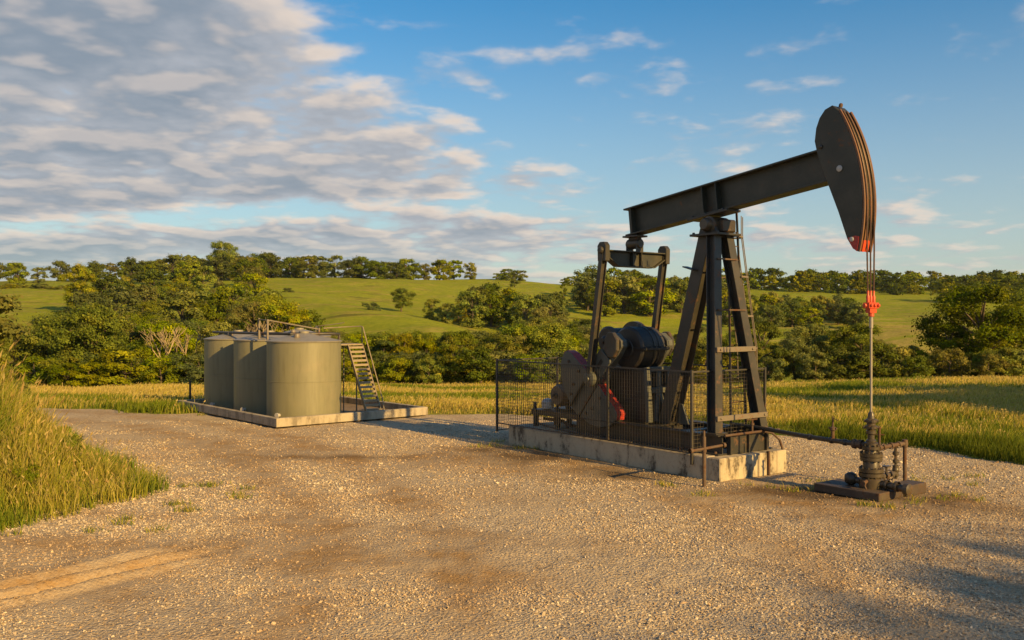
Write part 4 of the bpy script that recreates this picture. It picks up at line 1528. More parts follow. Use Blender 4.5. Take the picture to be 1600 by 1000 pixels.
# pedestal
b = MB()
b.frame((0, -0.36, 0), (1, 0, 0), (0, 0, 1), (0, 1, 0), [(-3.95, SZ1), (-2.62, SZ1), (-2.72, 1.95), (-3.70, 1.95)], 0.72)
b.build('pedestal', M['black'], pj, bevel=0.01)
pf = MB()
for s_ in (-1, 1):
    pf.beam((-2.53, s_ * 0.36, SZ1), (-2.64, s_ * 0.31, 1.98), 0.13, 0.10, (1, 0, 0))
    pf.beam((-2.53, s_ * 0.16, SZ1 + 0.02), (-2.62, s_ * 0.03, 1.50), 0.10, 0.06, (1, 0, 0))
pf.box(-2.70, -2.58, -0.30, 0.30, 1.88, 1.985)
pf.box(-2.66, -2.56, -0.27, 0.27, 1.42, 1.54)
pf.box(-2.655, -2.572, -0.05, 0.05, 1.541, 1.878)
pf.build('pedestal_frame', M['grey'], pj, bevel=0.008)

# motor, deck and drive behind the cranks
b = MB()
b.box(-6.25, -4.50, -0.62, 0.58, 0.79, 0.825)
for x_ in (-6.22, -5.4, -4.62):
    for y_ in (-0.60, 0.48):
        b.box(x_, x_ + 0.10, y_, y_ + 0.08, PH + 0.002, 0.789)
deck = b.build('motor_deck', M['steel'], pj, bevel=0.004)
MB().ibeam((-6.24, -0.655, 0.76), (-4.50, -0.655, 0.76), 0.06, 0.12, 0.012, 0.012).build('deck_edge', M['steel'], deck)
MB().box(-6.12, -6.06, -0.70, -0.64, PH + 0.002, 1.00).build('deck_post', M['steel'], deck, bevel=0.004)
b = MB()
MX, MZ, MR = -5.42, 1.20, 0.25
b.lathe([(0, -0.62), (0.06, -0.62), (0.06, -0.56), (MR - 0.03, -0.55), (MR, -0.50), (MR, 0.12), (MR - 0.06, 0.18), (0, 0.18)], (MX, 0, MZ), (0, 1, 0), 32)
for k in range(24):
    a = 2 * math.pi * k / 24
    b.beam((MX + (MR + 0.008) * math.cos(a), -0.44, MZ + (MR + 0.008) * math.sin(a)), (MX + (MR + 0.008) * math.cos(a), 0.08, MZ + (MR + 0.008) * math.sin(a)), 0.012, 0.03,
           (math.cos(a), 0, math.sin(a)))
mo = b.build('motor', M['motor'], pj, True)
MB().box(MX - 0.03, MX + 0.03, -0.64, -0.555, MZ - 0.035, MZ + 0.035).build('shaft_key', M['black'], mo)
b = MB()
MB().box(MX - 0.09, MX + 0.09, -0.30, -0.05, MZ + MR - 0.02, MZ + MR + 0.10).build('terminal_box', M['steel'], mo, bevel=0.006)
b.box(MX - 0.24, MX + 0.24, -0.42, 0.08, 0.83, 0.875)
for s_ in (-1, 1):
    b.beam((MX + s_ * 0.20, -0.36, 0.875), (MX + s_ * 0.14, -0.36, 1.02), 0.08, 0.05)
    b.beam((MX + s_ * 0.20, 0.02, 0.875), (MX + s_ * 0.14, 0.02, 1.02), 0.08, 0.05)
b.build('motor_mount', M['steel'], mo, bevel=0.006)
b = MB()
b.lathe([(0, 0), (0.13, 0), (0.15, 0.02), (0.15, 0.18), (0.10, 0.24), (0, 0.26)], (-5.86, -0.45, 0.84), (0, 0, 1), 20)
b.build('grey_canister', M['pale'], pj, True)
# belts and sheave towards the gear reducer
bl = MB()
bl.lathe([(0, 0), (0.42, 0), (0.42, 0.14), (0, 0.14)], (-3.84, 0.42, 2.55), (0, 1, 0), 32)
bl.build('sheave', M['steel'], pj, True)
bl = MB()
bl.lathe([(0, 0), (0.12, 0), (0.12, 0.14), (0, 0.14)], (MX, 0.42, MZ), (0, 1, 0), 20)
bl.cyl((MX, 0.17, MZ), (MX, 0.43, MZ), 0.035, 10)
bl.build('motor_sheave', M['steel'], mo, True)
dv = Vector((-3.84 - MX, 0, 2.55 - MZ)).normalized()
nv = Vector((-dv.z, 0, dv.x))
for s_ in (-1, 1):
    p_ = Vector((MX, 0.49, MZ)) + nv * (s_ * 0.125)
    q_ = Vector((-3.84, 0.49, 2.55)) + nv * (s_ * 0.425)
    MB().beam(p_, q_, 0.11, 0.012, nv).build('belt', M['rubber'], pj)
# lower clutter under the cranks: pipes, sump and gear case
b = MB()
b.tube([(-5.9, -0.72, 0.50), (-5.2, -0.86, 0.47), (-4.4, -0.95, 0.455), (-3.2, -1.0, 0.44), (-2.4, -1.02, 0.44)], 0.022, 8)
b.build('ground_cable', M['rubber'], pj, True)
b = MB()
b.tube([(-5.95, -0.5, 0.60), (-5.2, -0.5, 0.60), (-5.1, -0.5, 0.52), (-4.6, -0.5, 0.52)], 0.035, 10)
b.tube([(-5.7, -0.35, 0.45), (-5.7, -0.35, 0.78)], 0.04, 10)
b.tube([(-5.0, -0.55, 0.45), (-5.0, -0.55, 0.78)], 0.035, 10)
b.lathe([(0.07, 0), (0.07, 0.05), (0, 0.05)], (-5.3, -0.55, 0.60), (0, -1, 0), 12)
b.lathe([(0.05, 0), (0.05, 0.05), (0, 0.05)], (-4.85, -0.58, 0.55), (0, -1, 0), 12)
b.build('oil_pipes', M['rust'], pj, True)
b = MB()
b.frame((0, -0.40, 0), (1, 0, 0), (0, 0, 1), (0, 1, 0), [(-4.95, 0.83), (-4.40, 0.83), (-4.40, 1.02), (-4.55, 1.12), (-4.85, 1.12), (-4.95, 1.02)], 0.6)
b.build('tool_box', M['motor'], pj, bevel=0.012)

# ladder with safety cage
ld = MB()
LB = [Vector((-0.72, 0.12, SZ0)), Vector((-0.74, 0.64, SZ0))]
LT = [Vector((-0.93, 0.30, 4.45)), Vector((-1.00, 0.63, 5.22))]
for p_, q_ in zip(LB, LT):
    MB().beam(p_, q_, 0.022, 0.05, (1, 0, 0)).build('ladder_rail', M['steel'], pj, bevel=0.003)
for i in range(15):
    z_ = 0.75 + 0.29 * i
    a_ = LB[0].lerp(LT[0], min((z_ - SZ0) / (4.45 - SZ0), 1.0))
    c_ = LB[1].lerp(LT[1], (z_ - SZ0) / (5.22 - SZ0))
    a_ = Vector((a_.x, a_.y, z_))
    MB().tube([a_, (c_.x, c_.y, z_)], 0.011, 6).build('rung', M['rust'], pj, True)
ring = []
for z_ in (4.70, 3.88, 3.08, 2.42):
    f = (z_ - SZ0) / (5.22 - SZ0)
    c_ = LB[1].lerp(LT[1], f)
    n_ = 14
    pts = []
    for i in range(n_ + 1):
        t_ = math.pi * i / n_
        pts.append((c_.x - 0.26 * math.cos(t_), c_.y - 0.06 - 0.30 * (z_ - 2.4) / 2.3 + 0.42 * math.sin(t_), z_))
    b = MB()
    for p_, q_ in zip(pts, pts[1:]):
        b.beam(p_, q_, 0.012, 0.035)
    if z_ > 4.5:
        b.beam(pts[0], pts[-1], 0.012, 0.035)
    else:
        b.beam(pts[0], (c_.x, c_.y, z_), 0.012, 0.03)
        b.beam(pts[-1], (c_.x, c_.y, z_), 0.012, 0.03)
    b.build('cage_hoop', M['galv'], pj)
    ring.append(pts)
for i in (2, 6, 9, 12):
    MB().tube([Vector(ring[0][i]) + Vector((0, 0, 0.42))] + [r_[i] for r_ in ring] + [Vector(ring[3][i]) + Vector((0.02, 0, -0.65))], 0.010, 6).build('cage_bar', M['galv'], pj, True)

# ------------------------------------------------------------------ mesh fence round the machine
fn = thing('mesh_fence', 'black wire mesh safety fence around the pumpjack base', 'fence', PO, PA)
FC = [(-7.02, -1.14), (-7.22, 0.98), (-0.56, 0.98), (-0.64, -1.14)]
FZ0, FZ1 = 0.26, 2.0


def panel(p, q, z0, mids=()):
    p, q = Vector((*p, 0)), Vector((*q, 0))
    L = (q - p).length
    d_ = (q - p) / L
    MB().beam(p + Vector((0, 0, FZ1)), q + Vector((0, 0, FZ1)), 0.03, 0.03).build('top_rail', M['wire'], fn)
    MB().beam(p + Vector((0, 0, z0)), q + Vector((0, 0, z0)), 0.025, 0.025).build('bottom_rail', M['wire'], fn)
    w = MB()
    n_ = int(L / 0.076)
    wr = 0.0026
    for i in range(1, n_):
        c_ = p + d_ * (L * i / n_)
        w.beam(c_ + Vector((0, 0, z0)), c_ + Vector((0, 0, FZ1)), wr * 2, wr * 2)
    m_ = int((FZ1 - z0) / 0.076)
    for i in range(1, m_):
        z_ = z0 + (FZ1 - z0) * i / m_
        w.beam(p + Vector((0, 0, z_)), q + Vector((0, 0, z_)), wr * 2, wr * 2)
    w.build('wire_mesh', M['wire'], fn, kind='stuff')
    for s_ in mids:
        c_ = p + d_ * s_
        MB().beam(c_ + Vector((0, 0, z0 - 0.0)), c_ + Vector((0, 0, FZ1)), 0.04, 0.04, (1, 0, 0)).build('fence_post', M['wire'], fn)


panel(FC[0], FC[1], FZ0)
panel(FC[1], FC[2], FZ0, (2.2, 4.4))
panel(FC[2], FC[3], 0.47)
panel(FC[3], FC[0], 0.44, (2.36,))
for c_ in FC:
    MB().beam((*c_, 0.22), (*c_, FZ1 + 0.03), 0.05, 0.05, (1, 0, 0)).build('fence_post', M['wire'], fn, bevel=0.004)

# ------------------------------------------------------------------ small pipe post at the pad corner
pp = thing('pipe_post', 'thin rusty pipe post with a cross arm at the pad corner', 'pipe post', PO + Vector((0, 0, 0)), PA)
b = MB()
b.tube([(0.13, -1.67, -0.1), (0.13, -1.67, 0.88)], 0.034, 10)
b.lathe([(0.045, 0), (0.045, 0.05), (0, 0.05)], (0.13, -1.67, 0.60), (0, 0, 1), 10)
b.lathe([(0.02, 0), (0.02, 0.10), (0, 0.12)], (0.13, -1.67, 0.88), (0, 0, 1), 8)
b.build('upright', M['rust'], pp, True)
b = MB()
b.tube([(0.13, -2.02, 0.65), (0.13, -1.70, 0.66), (0.12, -1.10, 0.68)], 0.026, 8)
b.lathe([(0.045, 0), (0.045, 0.06), (0, 0.06)], (0.13, -2.05, 0.65), (0, 1, 0), 10)
b.lathe([(0.045, 0), (0.045, 0.06), (0, 0.06)], (0.13, -1.16, 0.68), (0, 1, 0), 10)
b.build('cross_arm', M['rust'], pp, True)

# ------------------------------------------------------------------ wellhead
wh = thing('wellhead', 'oily brown wellhead with flanges and valves under the polished rod', 'wellhead', PO + Vector((0.6 * CX, -0.8 * CX, 0)), PA)
MB().box(-0.85, 0.40, -0.42, 0.34, -0.03, 0.11).build('base_plate', M['plate'], wh, bevel=0.01)
MB().box(0.12, 0.46, 0.345, 0.98, -0.03, 0.16).build('base_block', M['plate'], wh, bevel=0.015)


def flange(mb, z, r, h, n=24, nb=10):
    mb.lathe([(0, 0), (r, 0), (r, h), (0, h)], (0, 0, z), (0, 0, 1), n)
    for k in range(nb):
        a = 2 * math.pi * k / nb
        mb.lathe([(0, -0.025), (0.02, -0.025), (0.02, h + 0.03), (0, h + 0.03)], (math.cos(a) * (r - 0.03), math.sin(a) * (r - 0.03), z), (0, 0, 1), 6)


b = MB()
b.lathe([(0, 0.10), (0.24, 0.10), (0.25, 0.14), (0.25, 0.26), (0.20, 0.30), (0.17, 0.33), (0.17, 0.62), (0.14, 0.66), (0.14, 0.88), (0.11, 0.9), (0, 0.9)], n=28)
flange(b, 0.31, 0.255, 0.06)
flange(b, 0.385, 0.255, 0.06)
flange(b, 0.585, 0.23, 0.055)
flange(b, 0.65, 0.235, 0.055)
flange(b, 0.775, 0.19, 0.05)
b.build('casing_head', M['well'], wh, True).scale = (0.80, 0.80, 1.0)
b = MB()
b.lathe([(0, 0.86), (0.10, 0.86), (0.10, 0.92), (0.07, 0.95), (0.07, 1.02), (0.095, 1.04), (0.095, 1.09), (0.075, 1.11), (0.12, 1.13), (0.12, 1.17), (0.085, 1.19),
         (0.085, 1.22), (0.115, 1.24), (0.115, 1.28), (0.07, 1.30), (0.06, 1.38), (0.035, 1.42), (0, 1.42)], n=20)
for k in range(4):
    a = math.pi / 4 + k * math.pi / 2
    b.lathe([(0, 0), (0.03, 0), (0.03, 0.06), (0, 0.06)], (0.09 * math.cos(a), 0.09 * math.sin(a), 1.15), (math.cos(a), math.sin(a), 0), 8)
    b.lathe([(0, 0), (0.025, 0), (0.025, 0.06), (0, 0.06)], (0.08 * math.cos(a), 0.08 * math.sin(a), 1.26), (math.cos(a), math.sin(a), 0), 8)
b.build('stuffing_box', M['well'], wh, True).scale = (0.85, 0.85, 1.0)
b = MB()
b.cyl((-0.05, 0, 0.83), (-0.34, 0, 0.83), 0.055, 14)
b.lathe([(0.085, 0), (0.085, 0.05), (0.07, 0.06), (0.07, 0.12), (0.085, 0.13), (0.085, 0.18), (0, 0.18)], (-0.16, 0, 0.83), (-1, 0, 0), 14)
b.build('tee_arm', M['rust'], wh, True)
# side outlet to the far side with a drop leg
b = MB()
b.tube([(0, 0.10, 0.77), (0, 0.85, 0.78), (0, 1.05, 0.78)], 0.038, 10)
for y_ in (0.22, 0.34, 0.60, 0.85):
    b.lathe([(0.055, 0), (0.06, 0.01), (0.06, 0.05), (0.055, 0.06)], (0, y_, 0.775), (0, 1, 0), 12)
b.build('side_pipe', M['rust'], wh, True)
b = MB()
b.lathe([(0, -0.07), (0.05, -0.07), (0.06, 0.0), (0.05, 0.07), (0, 0.07)], (0, 1.08, 0.78), (0, 0, 1), 12)
b.tube([(0, 1.08, 0.76), (0, 1.08, 0.10)], 0.034, 10)
b.build('drop_leg', M['rust'], wh, True)
b = MB()
b.tube([(0, 0.78, 0.74), (0, 0.78, 0.18)], 0.026, 8)
for z_ in (0.60, 0.46, 0.36, 0.22):
    b.lathe([(0.045, 0), (0.055, 0.01), (0.055, 0.05), (0.045, 0.06)], (0, 0.78, z_), (0, 0, 1), 10)
b.lathe([(0.03, 0), (0.06, 0.04), (0.06, 0.09), (0.03, 0.13)], (0, 0.78, 0.27), (0, 0, 1), 12)
b.build('needle_valve', M['well'], wh, True)
b = MB()
b.tube([(-0.10, 0.42, 0.78), (-0.10, 0.42, 1.10)], 0.024, 8)
b.lathe([(0.035, 0), (0.035, 0.03), (0, 0.03)], (-0.10, 0.42, 1.09), (0, 0, 1), 8)
b.tube([(-0.20, 0.36, 0.98), (-0.02, 0.46, 0.98)], 0.012, 6)
b.build('gauge_stub', M['rust'], wh, True)
# lower outlets
b = MB()
b.tube([(0, 0.20, 0.26), (0, 0.78, 0.28)], 0.045, 10)
for y_ in (0.26, 0.40, 0.55):
    b.lathe([(0.08, 0), (0.09, 0.01), (0.09, 0.05), (0.08, 0.06)], (0, y_, 0.265), (0, 1, 0), 14)
b.tube([(0, 0.48, 0.28), (0, 0.48, 0.42)], 0.02, 8)
b.lathe([(0.075, 0), (0.075, 0.02), (0, 0.02)], (0, 0.48, 0.42), (0, 0, 1), 14)
b.build('casing_valve', M['well'], wh, True)
b = MB()
b.tube([(0.18, 0, 0.20), (0.62, 0.02, 0.17)], 0.06, 12)
for x_ in (0.26, 0.44):
    b.lathe([(0.085, 0), (0.09, 0.01), (0.09, 0.05), (0.085, 0.06)], (x_, 0, 0.195), (1, 0, 0), 14)
b.lathe([(0, 0), (0.10, 0), (0.10, 0.08), (0.05, 0.10), (0, 0.10)], (0.60, 0.02, 0.17), (1, 0, 0), 16)
b.build('bull_plug', M['well'], wh, True)
b = MB()
b.tube([(-0.18, -0.02, 0.20), (-0.34, -0.04, 0.21)], 0.06, 10)
b.lathe([(0, -0.10), (0.08, -0.09), (0.115, -0.03), (0.115, 0.03), (0.08, 0.09), (0, 0.10)], (-0.36, -0.04, 0.22), (1, 0.3, 0.1), 16)
b.build('ball_valve', M['well'], wh, True)
b = MB()
b.tube([(0.05, -0.22, 0.25), (0.05, -0.32, 0.22)], 0.03, 8)
b.tube([(0.05, -0.32, 0.25), (0.12, -0.34, 0.13)], 0.014, 6)
b.lathe([(0.05, 0), (0.05, 0.03), (0, 0.03)], (0.05, -0.31, 0.22), (0, -1, 0), 10)
b.build('bleed_valve', M['rust'], wh, True)

# flow line from the well to the pad with an upright tap
fl = thing('flow_line', 'dark horizontal flow line pipe between the pad and the wellhead', 'pipe', PO, PA)
b = MB()
b.tube([(-0.95, 0.40, 0.86), (-0.3, 0.38, 0.86), (1.0, 0.16, 0.83), (CX - 0.33, 0.0, 0.83)], 0.042, 12)
for x_ in (1.05, 1.55, 1.85):
    b.lathe([(0.05, 0), (0.058, 0.01), (0.058, 0.07), (0.05, 0.08)], (x_, 0.158 - (x_ - 1.0) * 0.145, 0.83), (1, -0.145, 0), 12)
b.build('pipe', M['steel'], fl, True)
b = MB()
b.tube([(1.62, 0.07, 0.86), (1.62, 0.07, 1.02)], 0.03, 8)
b.lathe([(0.03, 0), (0.055, 0.02), (0.055, 0.06), (0.03, 0.08), (0.016, 0.09), (0.016, 0.20), (0.01, 0.26), (0, 0.28)], (1.62, 0.07, 1.0), (0, 0, 1), 10)
b.tube([(1.54, 0.07, 1.05), (1.70, 0.07, 1.05)], 0.016, 6)
b.tube([(1.62, 0.07, 1.24), (1.72, 0.07, 1.20)], 0.008, 6)
b.build('tap', M['rust'], fl, True)
b = MB()
b.tube([(-0.28, 0.22, 0.80), (-0.28, 0.22, 1.02)], 0.022, 8)
b.tube([(-0.34, 0.12, 1.02), (-0.22, 0.30, 1.04)], 0.016, 6)
b.lathe([(0.04, 0), (0.04, 0.04), (0, 0.04)], (-0.28, 0.22, 0.92), (0, 0, 1), 10)
b.build('valve', M['rust'], fl, True)


# ------------------------------------------------------------------ loose stones
def ico():
    t = (1 + 5 ** 0.5) / 2
    v = np.array([(-1, t, 0), (1, t, 0), (-1, -t, 0), (1, -t, 0), (0, -1, t), (0, 1, t), (0, -1, -t), (0, 1, -t), (t, 0, -1), (t, 0, 1), (-t, 0, -1), (-t, 0, 1)], float)
    return v / np.linalg.norm(v[0])


OCT_V = np.array([(1, 0, 0), (-1, 0, 0), (0, 1, 0), (0, -1, 0), (0, 0, 1), (0, 0, -1)], float)
OCT_F = np.array([(0, 2, 4), (2, 1, 4), (1, 3, 4), (3, 0, 4), (2, 0, 5), (1, 2, 5), (3, 1, 5), (0, 3, 5)])


def stones():
    r = np.random.RandomState(77)
    N = 250000
    y = np.exp(r.uniform(math.log(7.6), math.log(27), N))
    a = r.uniform(-0.66, 0.66, N)
    x = a * y
    sd_ = yard_sd(x, y)
    _, rb = RUTS(x, y)
    patch = fbm(x, y, 1.1, 3)
    big_patch = fbm(x, y, 3.2, 2)
    dt = yard_dirt(x, y)
    keep = (sd_ < 0.15) & (r.rand(N) < np.clip(0.80 + 1.2 * patch + 0.8 * big_patch, 0.15, 1.0) * (1 - 0.80 * dt)) & (r.rand(N) > 0.6 * rb)
    # nothing under pad, wellhead plate or berm
    lx = (x - PO.x) * 0.6 + (y - PO.y) * -0.8
    ly = (x - PO.x) * 0.8 + (y - PO.y) * 0.6
    keep &= ~((lx > -6.7) & (lx < 0.1) & (ly > -1.15) & (ly < 1.0))
    keep &= ~((lx > 1.5) & (lx < 2.9) & (ly > -0.45) & (ly < 1.0))
    q = (x - C0.x) * E2.x + (y - C0.y) * E2.y
    p = (x - C0.x) * E1.x + (y - C0.y) * E1.y
    keep &= ~((q > -0.05) & (q < QF + 0.05) & (p > -0.05))
    x, y, dt = x[keep], y[keep], dt[keep]
    n = len(x)
    s = 0.0068 + 0.0105 * r.rand(n) ** 2.2 + 0.014 * (r.rand(n) > 0.985) * r.rand(n)
    s *= np.clip(y / 12.0, 1.0, 1.35)
    z = land(x, y)
    inside = 1.0
    near = (1 - sstep(y, 24, 40)) * sstep(y, 2, 7)
    z = z + near * (0.030 * fbm(x, y, 1.3, 3) + 0.018 * fbm(x, y, 0.22, 2)) + RUTS(x, y)[0]
    ang = r.uniform(0, 6.283, n)
    tilt = r.normal(0, 0.35, (n, 2))
    V = OCT_V[None] * (1 + r.uniform(-.42, .35, (n, 6, 1)))
    V = V + r.uniform(-.28, .28, (n, 6, 3))
    V = V * np.stack([r.uniform(0.8, 1.6, n), r.uniform(0.7, 1.15, n), r.uniform(0.5, 0.85, n)], -1)[:, None, :]
    ca, sa = np.cos(ang)[:, None], np.sin(ang)[:, None]
    vx = V[:, :, 0] * ca - V[:, :, 1] * sa
    vy = V[:, :, 0] * sa + V[:, :, 1] * ca
    vz = V[:, :, 2] + vx * tilt[:, :1] + vy * tilt[:, 1:]
    P = np.stack([vx * s[:, None] + x[:, None], vy * s[:, None] + y[:, None], vz * s[:, None] + (z + s * 0.22)[:, None]], -1)
    F = (OCT_F[None] + 6 * np.arange(n)[:, None, None]).reshape(-1, 3)
    pal = np.array([(0.52, 0.43, 0.30), (0.46, 0.37, 0.25), (0.60, 0.51, 0.37), (0.38, 0.29, 0.19), (0.44, 0.31, 0.18), (0.27, 0.215, 0.155), (0.50, 0.41, 0.29), (0.34, 0.27, 0.19)])
    col = pal[r.randint(0, len(pal), n)] * r.uniform(0.75, 1.2, (n, 1))
    col = col * (1 - 0.55 * dt[:, None]) + np.array([0.36, 0.22, 0.10]) * 0.55 * dt[:, None]
    ol = oil_and_strip(x, y)[:, None] * 0.65
    col = col * (1 - ol) + np.array([0.10, 0.066, 0.036]) * ol
    me = np_mesh('loose_gravel', P.reshape(-1, 3), [F], M['stone'], {'tint': np.repeat(col, 6, 0)})
    o = link('loose_gravel', me)
    o['kind'] = 'stuff'
    o['label'] = 'loose pale gravel stones lying over the yard'


stones()


# ------------------------------------------------------------------ grasses
def blades(name, x, y, h, w, lean, lean_dir, col_a, col_b, label, seed, heads=None):
    r = np.random.RandomState(seed)
    n = len(x)
    z = land(x, y) - 0.02
    az = r.uniform(0, 6.283, n)
    ex, ey = np.cos(az) * w, np.sin(az) * w
    dx, dy = np.cos(lean_dir) * lean, np.sin(lean_dir) * lean
    base = np.stack([x, y, z], -1)
    e = np.stack([ex, ey, np.zeros(n)], -1)
    mid = base + np.stack([dx * 0.3 * h, dy * 0.3 * h, 0.55 * h], -1)
    tip = base + np.stack([dx * h, dy * h, h * np.sqrt(np.maximum(1 - 0.6 * lean ** 2, 0.2))], -1)
    wm = 0.8 if heads is None else 0.8
    V = np.stack([base - e, base + e, mid + e * wm, mid - e * wm, tip], 1)
    i5 = 5 * np.arange(n)[:, None]
    quads = i5 + np.array([[0, 1, 2, 3]])
    tris = i5 + np.array([[3, 2, 4]])
    C = np.stack([col_a, col_a, (col_a + col_b) / 2, (col_a + col_b) / 2, col_b], 1).reshape(-1, 3)
    V = V.reshape(-1, 3)
    faces = [quads, tris]
    if heads is not None:
        k = np.where(heads)[0]
        m = len(k)
        d = tip[k] - mid[k]
        d /= np.linalg.norm(d, axis=1)[:, None]
        L = (0.10 + 0.10 * r.rand(m))[:, None] * (h[k, None] / 0.9)
        ee = e[k] / (w[k, None]) * (0.010 + 0.008 * r.rand(m))[:, None] * np.clip(w[k, None] / 0.006, 0.8, 2.2)
        t0 = tip[k] - d * L * 0.5
        t1 = tip[k] + d * L * 0.7
        HV = np.stack([t0, tip[k] + ee, t1, tip[k] - ee], 1).reshape(-1, 3)
        hq = len(V) + 4 * np.arange(m)[:, None] + np.array([[0, 1, 2, 3]])
        hc = np.array([(0.44, 0.32, 0.11), (0.50, 0.39, 0.16), (0.36, 0.25, 0.09)])[r.randint(0, 3, m)]
        V = np.concatenate([V, HV])
        C = np.concatenate([C, np.repeat(hc, 4, 0)])
        faces = [np.concatenate([quads, hq]), tris]
    me = np_mesh(name, V, faces, M['blade'], {'tint': C})
    o = link(name, me)
    o['kind'] = 'stuff'
    o['label'] = label
    return o


G_GREEN = np.array([(0.150, 0.190, 0.016), (0.105, 0.150, 0.014), (0.200, 0.220, 0.020), (0.130, 0.172, 0.018)])
G_YEL = np.array([(0.38, 0.320, 0.050), (0.43, 0.340, 0.070), (0.33, 0.290, 0.045), (0.45, 0.350, 0.105)])
G_BANK = np.array([(0.25, 0.245, 0.030), (0.29, 0.270, 0.036), (0.21, 0.220, 0.026), (0.34, 0.290, 0.060)])
G_STRAW = np.array([(0.52, 0.410, 0.150), (0.46, 0.350, 0.120), (0.56, 0.450, 0.190)])


def pick(r, pal, n):
    return pal[r.randint(0, len(pal), n)] * r.uniform(0.8, 1.2, (n, 1))


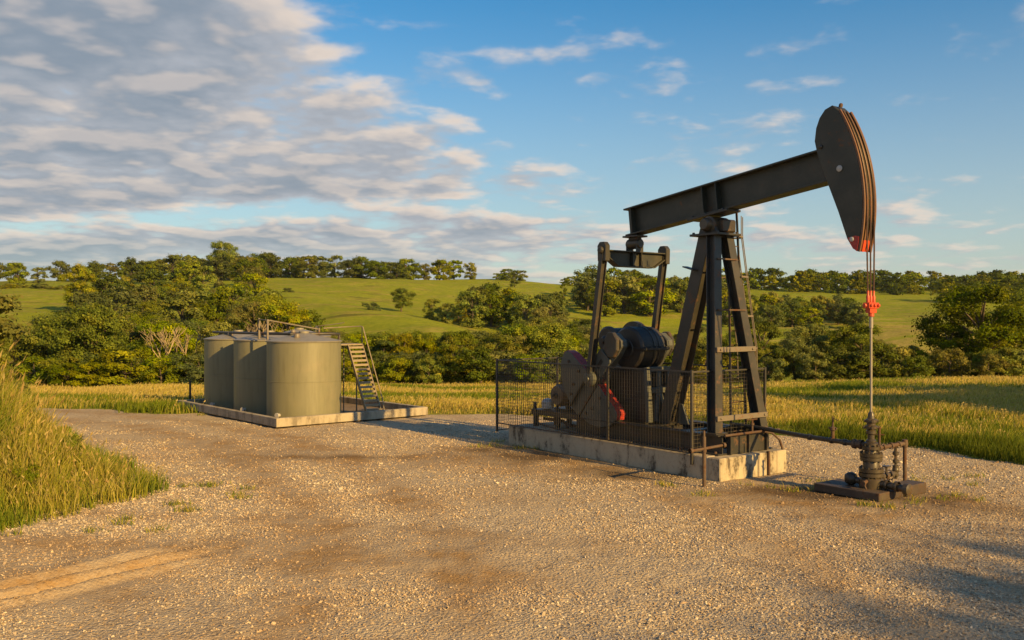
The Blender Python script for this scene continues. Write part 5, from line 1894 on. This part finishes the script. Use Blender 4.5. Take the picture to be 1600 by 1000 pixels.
def grasses():
    r = np.random.RandomState(31)
    # tall grass on the bank beside the track
    N = 150000
    y = np.exp(r.uniform(math.log(9.5), math.log(30), N))
    x = r.uniform(-0.80, -0.30, N) * y
    sd_ = yard_sd(x, y)
    clump = fbm(x, y, 0.9, 3)
    keep = (sd_ > -0.15) & (r.rand(N) < np.clip(0.85 + 1.2 * clump, 0.2, 1) * (0.25 + 0.75 * sstep(sd_, -0.15, 0.5))) & (x < -5.5)
    x, y, sd_, clump = x[keep], y[keep], sd_[keep], clump[keep]
    n = len(x)
    g = 1.8 * fbm(x, y, 1.8, 3) + 0.40 * (1 - sstep(sd_, 0.4, 3.4)) + 0.12
    isg = (g + r.normal(0, 0.22, n)) > 0.0
    ca = np.where(isg[:, None], pick(r, G_GREEN, n), pick(r, G_BANK, n))
    straw = r.rand(n) < 0.07 + 0.14 * (g < 0)
    cb = np.where(straw[:, None], pick(r, G_STRAW, n), ca * 1.25)
    h = (0.34 + 0.46 * r.rand(n)) * (0.42 + 0.68 * sstep(sd_, 0.0, 3.0)) * (1 + 0.9 * clump)
    h = np.where(straw, h * 1.25, h)
    w = (0.004 + 0.004 * r.rand(n)) * np.clip(y / 13, 1, 2)
    blades('bank_grass', x, y, h, w, 0.10 + 0.55 * r.rand(n), r.uniform(0, 6.283, n), ca, cb,
           'tall golden and green grass on the bank beside the track', 1, straw & (r.rand(n) < 0.3))
    # meadow beyond the yard
    N = 410000
    y = np.exp(r.uniform(math.log(17), math.log(66), N))
    x = np.where(r.rand(N) < 0.87, r.uniform(-0.62, 0.66, N), r.uniform(0.66, 1.15, N)) * y
    sd_ = yard_sd(x, y)
    q = (x - C0.x) * E2.x + (y - C0.y) * E2.y
    p = (x - C0.x) * E1.x + (y - C0.y) * E1.y
    clump = fbm(x, y, 1.7, 3)
    keep = (sd_ > 0.0) & ((x > -5) | (y > 29.5)) & ~((q > -0.1) & (q < QF + 0.1) & (p > -0.1) & (p < PY + .1)) & (r.rand(N) < np.clip(0.8 + clump, 0.3, 1))
    x, y, sd_, clump = x[keep], y[keep], sd_[keep], clump[keep]
    n = len(x)
    edge = 1 - sstep(sd_ + 0.9 * fbm(x, y, 1.2, 2), 0.3, 2.0)
    edge = edge * sstep(x, -3.0, 3.0)
    g = 1.5 * fbm(x, y, 6.0, 3) + 0.9 * edge - 0.16
    isg = (g + r.normal(0, 0.2, n)) > 0.0
    ca = np.where(isg[:, None], pick(r, G_GREEN, n) * np.where(edge[:, None] > 0.4, 0.62, 0.9), pick(r, G_YEL, n))
    straw = (r.rand(n) < 0.6) & ~isg
    cb = np.where(straw[:, None], pick(r, G_STRAW, n), ca * 1.2)
    h = (0.10 + 0.15 * r.rand(n)) * (1 + 0.9 * clump) * (1 + 0.55 * edge)
    w = (0.005 + 0.005 * r.rand(n)) * np.clip(y / 20, 0.9, 2.6)
    blades('meadow_grass', x, y, h, w, 0.15 + 0.45 * r.rand(n), r.normal(0.4, 1.2, n), ca, cb,
           'golden hay meadow with a green rim along the gravel', 2, straw & (r.rand(n) < 0.22))
    # sparse weeds on the yard near pad, wellhead and bank
    xs, ys = [], []
    spots = [(6.9, 14.9, 0.5), (5.0, 16.1, 0.45), (7.6, 15.2, 0.4), (6.4, 14.2, 0.5), (3.3, 15.4, 0.3), (0.3, 21.3, 0.6), (-0.6, 21.8, 0.5), (-5.2, 14.6, 0.7), (-4.9, 15.6, 0.5),
             (-9.6, 29.2, 1.0), (-10.8, 29.4, 0.8), (-8.6, 28.6, 0.6), (-6.0, 13.2, 0.8), (-5.6, 16.6, 0.6), (7.2, 16.6, 0.4), (8.2, 16.8, 0.6), (2.6, 16.6, 0.3), (5.9, 16.4, 0.3)]
    for cx, cy, s in spots:
        m = int(260 * s)
        k = r.randint(2, 6)
        cc = r.normal(0, s * 0.6, (k, 2))
        idx = r.randint(0, k, m)
        xs.append(cx + cc[idx, 0] + r.normal(0, 0.10, m))
        ys.append(cy + cc[idx, 1] + r.normal(0, 0.08, m))
    x, y = np.concatenate(xs), np.concatenate(ys)
    n = len(x)
    ca = np.where(r.rand(n, 1) < 0.6, pick(r, G_GREEN, n), pick(r, G_YEL, n))
    blades('yard_weeds', x, y, 0.04 + 0.13 * r.rand(n), 0.004 + 0.004 * r.rand(n), 0.3 + 0.6 * r.rand(n), r.uniform(0, 6.28, n), ca, ca * 1.2,
           'sparse low weeds on the gravel near wellhead and pad', 3)


grasses()



# ------------------------------------------------------------------ evening haze in the valley air
hm, hk, ho = new_mat('haze')
pv = hk.node('ShaderNodeVolumePrincipled')
pv.inputs['Color'].default_value = (0.92, 0.95, 1.0, 1)
pv.inputs['Density'].default_value = 0.00006
pv.inputs['Anisotropy'].default_value = 0.2
hk.l.new(pv.outputs[0], ho.inputs['Volume'])
hb = MB()
hb.box(-4600, 4600, -200, 1200, -16, 60)
o = hb.build('haze', hm)
o['kind'] = 'stuff'
o['label'] = 'thin evening haze over the valley'
